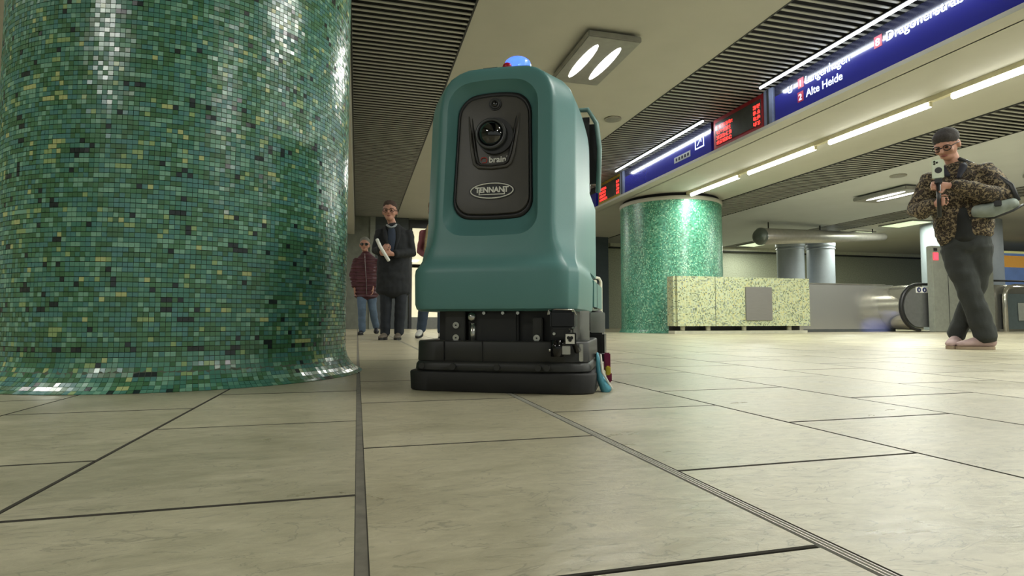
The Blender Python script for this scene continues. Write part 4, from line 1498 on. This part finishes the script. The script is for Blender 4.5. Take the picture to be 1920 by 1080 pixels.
bm = bmesh.new()
tube(bm, [(0.035, -0.085, 0.97), (0.035, -0.095, 1.10), (0.03, -0.10, 1.22)], [(0.080, 0.075), (0.07, 0.075), (0.045, 0.06)], n=14)
remesh('black_shirt', bm, mat('black_cotton', (24, 26, 26), 0.9), pr, 0.01, 2, 0.006)
M_TROU = mat('charcoal_cotton', (42, 45, 43), 0.9, var=0.12, nscale=14, bump=0.3, bscale=120)
bm = bmesh.new()
tube(bm, [(0.035, 0, 1.03), (0.035, 0, 0.92), (0.035, 0, 0.86)], [(0.185, 0.125), (0.185, 0.13), (0.15, 0.12)], n=20)
tube(bm, [(-0.035, 0, 0.90), (0.0, -0.03, 0.70), (0.045, -0.055, 0.53), (0.10, -0.05, 0.30), (0.155, -0.035, 0.095)], [(0.115, 0.12), (0.105, 0.105), (0.085, 0.09), (0.088, 0.095), (0.085, 0.11)], n=18)
tube(bm, [(0.115, 0.01, 0.90), (0.115, 0.04, 0.70), (0.09, 0.07, 0.52), (0.01, 0.085, 0.30), (-0.06, 0.085, 0.11)], [(0.115, 0.12), (0.10, 0.105), (0.08, 0.085), (0.075, 0.085), (0.075, 0.095)], n=18)
remesh('trousers', bm, M_TROU, pr, 0.011, 2, 0.010, 8)
M_PINK = mat('dusty_pink_suede', (170, 146, 142), 0.8)
M_SOLE = mat('gum_sole', (150, 132, 110), 0.7)
shoe('shoe', (0.20, 0.0, 0.001), (-0.055, -0.14, 0.001), M_PINK, M_SOLE, pr, 0.056, 0.125)
shoe('shoe', (-0.045, 0.10, 0.001), (-0.10, -0.15, 0.001), M_PINK, M_SOLE, pr, 0.052, 0.125)
# the phone rig is held: a thing of its own
BR = -pr.rotation_euler.z
rig = empty('phone_grip', pr.location + Matrix.Rotation(-BR, 3, 'Z') @ Vector((-0.128, -0.385, 1.13)), -BR)
tag(rig, 'black handheld grip with a white-backed phone held by the person in leopard print', 'phone')
cyl_obj('handle', (0, 0, 0.0), 0.016, 0.30, 'Z', M_BLACK, rig, 16, bevel=0.004)
box('clamp', -0.028, 0.028, -0.014, 0.014, 0.29, 0.335, M_BLACK, rig, bevel=0.005)
ph = box('phone', -0.042, 0.042, -0.006, 0.006, 0.335, 0.50, mat('white_phone_back', (206, 214, 196), 0.25), rig, bevel=0.006)
for (x, z) in ((-0.022, 0.482), (-0.022, 0.462), (-0.004, 0.472)):
    cyl_obj('camera_lens', (x, -0.0085, z), 0.0085, 0.003, 'Y', M_LENS, ph, 14)
cyl_obj('dark_disc', (0.004, -0.0085, 0.405), 0.026, 0.003, 'Y', M_BLACK, ph, 20)
bgo = empty('shoulder_bag', pr.location + Matrix.Rotation(-BR, 3, 'Z') @ Vector((0.235, -0.12, 1.13)), -BR)
tag(bgo, 'grey and black shoulder bag hanging behind the leopard-print sleeve', 'bag')
bm = bmesh.new()
tube(bm, [(-0.12, 0, 0.06), (0.0, 0, 0.055), (0.14, 0, 0.10)], [(0.07, 0.060), (0.08, 0.070), (0.055, 0.05)], hint=(0, 1, 0), n=16)
remesh('bag_body', bm, mat('grey_nylon', (128, 136, 128), 0.6, var=0.15), bgo, 0.009, 2, 0.006)
tube_obj('trim', [(-0.16, -0.07, 0.0), (0.0, -0.08, -0.02), (0.12, -0.065, 0.03), (0.19, -0.02, 0.08)], 0.010, M_BLACK, bgo)
box('buckle', 0.0, 0.05, -0.125, -0.095, 0.07, 0.12, M_BLACK, bgo, bevel=0.006)
tube_obj('strap', [(0.16, -0.01, 0.12), (0.12, 0.0, 0.26), (0.02, 0.05, 0.38), (-0.10, 0.10, 0.48), (-0.22, 0.06, 0.555)], [(0.018, 0.006)] * 5, M_BLACK, bgo)


def simple_person(root, sc_, coat, trou, shoem, pose, hair_m, hair='short', skin=M_SKIN, glasses=None, sun=False, jacket_name='coat'):
    """standing or walking figure; all numbers for a 1.75 m figure, scaled"""
    S = lambda p: Vector(p) * sc_
    T = Matrix.Translation(S(pose['head'])) @ Euler(pose.get('hrot', (0, 0, 0)), 'XYZ').to_matrix().to_4x4()
    bm = bmesh.new()
    head_shapes(bm, T, sc_ * 1.12)
    hx, hy, hz = pose['head']
    tube(bm, [S((0, 0.03, 1.40)), S((hx * 0.5, 0.03, 1.50)), S((hx, hy + 0.03, hz - 0.06))], [0.06 * sc_, 0.052 * sc_, 0.05 * sc_], n=10)
    tube(bm, [S((0, 0, 0.85)), S((0, 0, 1.1)), S((0, 0.01, 1.38))], [(0.12 * sc_, 0.085 * sc_)] * 3, n=14)
    for arm in pose['arms']:
        tube(bm, [S(p) for p in arm], [0.045 * sc_, 0.036 * sc_, 0.026 * sc_], n=10)
    for hd in pose['hands']:
        hand_shapes(bm, S(hd[0]), hd[1], hd[2], hd[3], hd[4], sc_)
    for lg in pose['legs']:
        tube(bm, [S(p) for p in lg], [0.072 * sc_, 0.05 * sc_, 0.036 * sc_], n=10)
    remesh('body', bm, skin, root, 0.0068, 2)
    face_parts(T, sc_ * 1.12, root, glasses, sun)
    R3_ = T.to_euler()
    bm = bmesh.new()
    ell(bm, T @ S((0, 0.028, 0.062)), (0.091 * sc_, 0.108 * sc_, 0.088 * sc_), R3_, 14)
    if hair == 'bob':
        ell(bm, T @ S((0, 0.035, -0.01)), (0.092 * sc_, 0.085 * sc_, 0.10 * sc_), R3_, 14)
        for q in (-1, 1):
            ell(bm, T @ S((q * 0.075, 0.0, -0.02)), (0.022 * sc_, 0.045 * sc_, 0.08 * sc_), R3_, 12)
    remesh('hair', bm, hair_m, root, 0.009, 2, 0.004, 40)
    bm = bmesh.new()
    for pts_, rd in pose['coat']:
        tube(bm, [S(p) for p in pts_], [(r[0] * sc_, r[1] * sc_) if isinstance(r, tuple) else r * sc_ for r in rd], n=20)
    remesh(jacket_name, bm, coat, root, 0.0115, 2, 0.008, 9)
    bm = bmesh.new()
    tube(bm, [S((0, 0, 0.95)), S((0, 0, 0.85))], [(0.15 * sc_, 0.11 * sc_)] * 2, n=16)
    for lg in pose['legs']:
        a, b, c = [Vector(p) for p in lg]
        tube(bm, [a * sc_, b * sc_, c * sc_ + Vector((0, 0, -0.015))], [0.10 * sc_, 0.075 * sc_, 0.062 * sc_], n=16)
    remesh('trousers', bm, trou, root, 0.0115, 2, 0.007, 9)
    for h_, t_ in pose['shoes']:
        shoe('shoe', S(h_), S(t_), shoem, M_BLACK, root, 0.046 * sc_, 0.085 * sc_)
    return T


M_COAT = mat('black_wool', (28, 31, 34), 0.9, var=0.2, nscale=30, bump=0.3, bscale=200)
M_DARKTR = mat('dark_navy_trouser', (28, 33, 40), 0.85, var=0.15)
# ---- man in long dark coat
pm = person_root(737, 7.55, 'person in long dark overcoat and glasses holding a rolled white paper')
pose = dict(head=(-0.055, -0.03, 1.635), hrot=(math.radians(4), 0, math.radians(-8)),
            arms=[[(-0.16, 0.0, 1.38), (-0.20, -0.08, 1.12), (-0.13, -0.24, 1.12)], [(0.17, 0, 1.38), (0.21, -0.06, 1.10), (-0.02, -0.25, 1.06)]],
            hands=[((-0.14, -0.25, 1.12), (0.4, -0.7, 0.1), (0.7, 0.4, -0.2), 0.9, 1), ((-0.03, -0.26, 1.065), (-0.9, -0.25, 0.05), (0.0, 0.5, 0.1), 0.8, -1)],
            legs=[[(-0.085, 0, 0.85), (-0.09, -0.02, 0.47), (-0.095, 0.02, 0.09)], [(0.085, 0, 0.85), (0.095, -0.03, 0.47), (0.075, 0.02, 0.09)]],
            coat=[([(0.0, 0, 0.60), (0.0, 0, 0.80), (0.0, 0, 1.05), (0.0, 0.005, 1.28), (0.0, 0.01, 1.39), (0, 0.03, 1.455)], [(0.215, 0.15), (0.21, 0.15), (0.20, 0.14), (0.215, 0.135), (0.19, 0.10), (0.09, 0.075)]),
                  ([(-0.165, 0.005, 1.37), (-0.215, -0.05, 1.12), (-0.155, -0.22, 1.12)], [0.072, 0.062, 0.05]),
                  ([(0.175, 0.005, 1.37), (0.225, -0.04, 1.11), (0.02, -0.235, 1.065)], [0.075, 0.068, 0.052])],
            shoes=[((-0.085, 0.05, 0.001), (-0.15, -0.21, 0.001)), ((0.07, 0.05, 0.001), (0.05, -0.22, 0.001))])
Tm = simple_person(pm, 1.03, M_COAT, M_DARKTR, mat('taupe_leather', (92, 84, 72), 0.6), pose, mat('short_brown_hair', (66, 52, 44), 0.9, var=0.3, nscale=80), glasses=mat('dark_red_glasses', (58, 28, 30), 0.35))
bm = bmesh.new()
tube(bm, [(-0.02, -0.105, 1.10), (-0.03, -0.115, 1.30), (-0.03, -0.085, 1.44)], [(0.075, 0.055), (0.07, 0.05), (0.045, 0.04)], n=14)
remesh('sweater', bm, mat('navy_wool', (40, 50, 66), 0.9), pm, 0.01, 2)
tube_obj('shirt_collar', [(-0.09, -0.035, 1.50), (-0.07, -0.10, 1.475), (-0.035, -0.125, 1.455), (0.0, -0.10, 1.475), (0.03, -0.03, 1.51)], 0.014, mat('grey_collar', (140, 146, 148), 0.8), pm)
for s_ in (-1, 1):
    tube_obj('lapel', [(s_ * 0.085 - 0.03, -0.06, 1.47), (s_ * 0.08 - 0.025, -0.135, 1.34), (s_ * 0.03 - 0.02, -0.165, 1.12)], [(0.03, 0.014), (0.03, 0.012), (0.012, 0.01)], M_COAT, pm)
BM_ = -pm.rotation_euler.z
rp = tube_obj('rolled_paper', [(-0.205, -0.375, 1.26), (-0.165, -0.375, 1.17), (-0.06, -0.37, 1.00)], 0.021, mat('white_paper', (214, 216, 210), 0.6))
rp.location = pm.location; rp.rotation_euler = (0, 0, -BM_)
tag(rp, 'rolled white paper held in both hands before the dark overcoat', 'paper')
# ---- woman in maroon quilted jacket
pw = person_root(686, 10.0, 'person in maroon quilted jacket, grey cap and sunglasses walking beside the pillar')
poseW = dict(head=(-0.035, -0.02, 1.66), hrot=(math.radians(4), 0, math.radians(-6)),
             arms=[[(-0.17, 0, 1.38), (-0.235, 0.02, 1.10), (-0.20, -0.05, 0.85)], [(0.17, 0, 1.38), (0.225, 0.03, 1.10), (0.12, -0.10, 0.87)]],
             hands=[((-0.20, -0.05, 0.85), (0.05, -0.1, -1), (0.7, -0.2, 0), 0.5, 1), ((0.12, -0.10, 0.87), (-0.05, -0.15, -1), (-0.7, -0.2, 0), 0.5, -1)],
             legs=[[(-0.085, 0, 0.85), (-0.07, -0.08, 0.48), (-0.06, -0.02, 0.09)], [(0.085, 0, 0.85), (0.12, 0.02, 0.48), (0.19, 0.20, 0.16)]],
             coat=[([(0.01, 0, 0.72), (0.0, 0, 0.88), (0, 0, 1.1), (0, 0.005, 1.30), (0, 0.01, 1.40), (-0.01, 0.02, 1.50)], [(0.225, 0.155), (0.21, 0.15), (0.205, 0.145), (0.205, 0.135), (0.18, 0.10), (0.09, 0.085)]),
                   ([(-0.17, 0.005, 1.37), (-0.24, 0.02, 1.10), (-0.205, -0.04, 0.88)], [0.075, 0.068, 0.052]),
                   ([(0.17, 0.005, 1.37), (0.235, 0.03, 1.10), (0.135, -0.08, 0.90)], [0.075, 0.068, 0.052])],
             shoes=[((-0.06, 0.03, 0.001), (-0.11, -0.22, 0.001)), ((0.19, 0.25, 0.07), (0.20, 0.04, 0.02))])


def quilt_mat():
    t = NT('maroon_quilted_nylon')
    co = t.coord('Object')
    w = t.n('ShaderNodeTexWave'); w.wave_type = 'BANDS'; w.bands_direction = 'Z'
    w.inputs['Scale'].default_value = 5.0; w.inputs['Distortion'].default_value = 0.8
    t.l(co, w.inputs['Vector'])
    t.l(t.ramp(t.noise(10, co=co), [(0.3, lin(66, 34, 42)), (0.7, lin(88, 48, 56))]), t.b.inputs['Base Color'])
    t.b.inputs['Roughness'].default_value = 0.5
    t.bump(w.outputs[0], 0.8, 0.03)
    return t.m


simple_person(pw, 0.945, quilt_mat(), mat('blue_denim', (86, 104, 124), 0.9, var=0.15), mat('black_leather', (26, 26, 28), 0.5), poseW, mat('grey_knit_cap', (118, 118, 108), 0.95, var=0.2, nscale=60), glasses=M_BLACK, sun=True, jacket_name='quilted_jacket')
tube_obj('zip', [(-0.03, -0.11, 1.40), (-0.02, -0.145, 1.20), (0.0, -0.15, 0.95), (0.01, -0.155, 0.70)], 0.006, mat('zip_grey', (120, 110, 110), 0.4, metal=0.5), pw)
# ---- person mostly hidden behind the machine
ph3 = person_root(819, 8.2, 'person with beige scarf and pink top half hidden by the machine')
pose3 = dict(head=(-0.02, -0.03, 1.66), hrot=(0, 0, math.radians(20)),
             arms=[[(-0.16, 0, 1.38), (-0.21, 0.0, 1.12), (-0.12, -0.20, 1.05)], [(0.16, 0, 1.38), (0.21, 0.0, 1.12), (0.12, -0.20, 1.05)]],
             hands=[((-0.12, -0.20, 1.05), (0.6, -0.6, 0), (0.5, 0.5, 0), 0.9, 1), ((0.12, -0.20, 1.05), (-0.6, -0.6, 0), (-0.5, 0.5, 0), 0.9, -1)],
             legs=[[(-0.085, 0, 0.88), (-0.15, -0.02, 0.50), (-0.20, 0.10, 0.12)], [(0.085, 0, 0.85), (0.08, -0.05, 0.47), (0.07, 0.0, 0.09)]],
             coat=[([(0, 0, 0.86), (0, 0, 1.1), (0, 0.005, 1.30), (0, 0.01, 1.40), (0, 0.02, 1.48)], [(0.18, 0.13), (0.18, 0.125), (0.19, 0.125), (0.175, 0.10), (0.08, 0.075)]),
                   ([(-0.165, 0.005, 1.37), (-0.215, 0.01, 1.12), (-0.13, -0.18, 1.05)], [0.065, 0.055, 0.045]),
                   ([(0.165, 0.005, 1.37), (0.215, 0.01, 1.12), (0.13, -0.18, 1.05)], [0.065, 0.055, 0.045])],
             shoes=[((-0.20, 0.14, 0.05), (-0.24, -0.10, 0.001)), ((0.07, 0.04, 0.001), (0.06, -0.22, 0.001))])
simple_person(ph3, 1.10, mat('rose_pink_knit', (150, 92, 100), 0.9), mat('blue_grey_denim', (60, 74, 92), 0.9), mat('white_trainer', (200, 200, 192), 0.6), pose3, mat('brown_bob_hair', (110, 86, 62), 0.8, var=0.3, nscale=60), hair='bob', jacket_name='sweater')
bm = bmesh.new()
tube(bm, [(-0.09, 0.0, 1.62), (-0.11, -0.13, 1.52), (-0.13, -0.18, 1.25), (-0.14, -0.17, 0.98)], [(0.05, 0.03), (0.055, 0.03), (0.055, 0.022), (0.06, 0.02)], n=12)
tube(bm, [(0.09, 0.0, 1.62), (0.08, -0.13, 1.52), (0.05, -0.18, 1.25), (0.03, -0.17, 1.05)], [(0.05, 0.03), (0.055, 0.03), (0.05, 0.022), (0.05, 0.02)], n=12)
tube(bm, [(-0.09, 0.05, 1.60), (0.0, 0.10, 1.62), (0.09, 0.05, 1.60)], [0.04, 0.04, 0.04], n=12)
remesh('scarf', bm, mat('beige_scarf', (158, 142, 104), 0.95, var=0.25, nscale=40), ph3, 0.01, 2, 0.006)
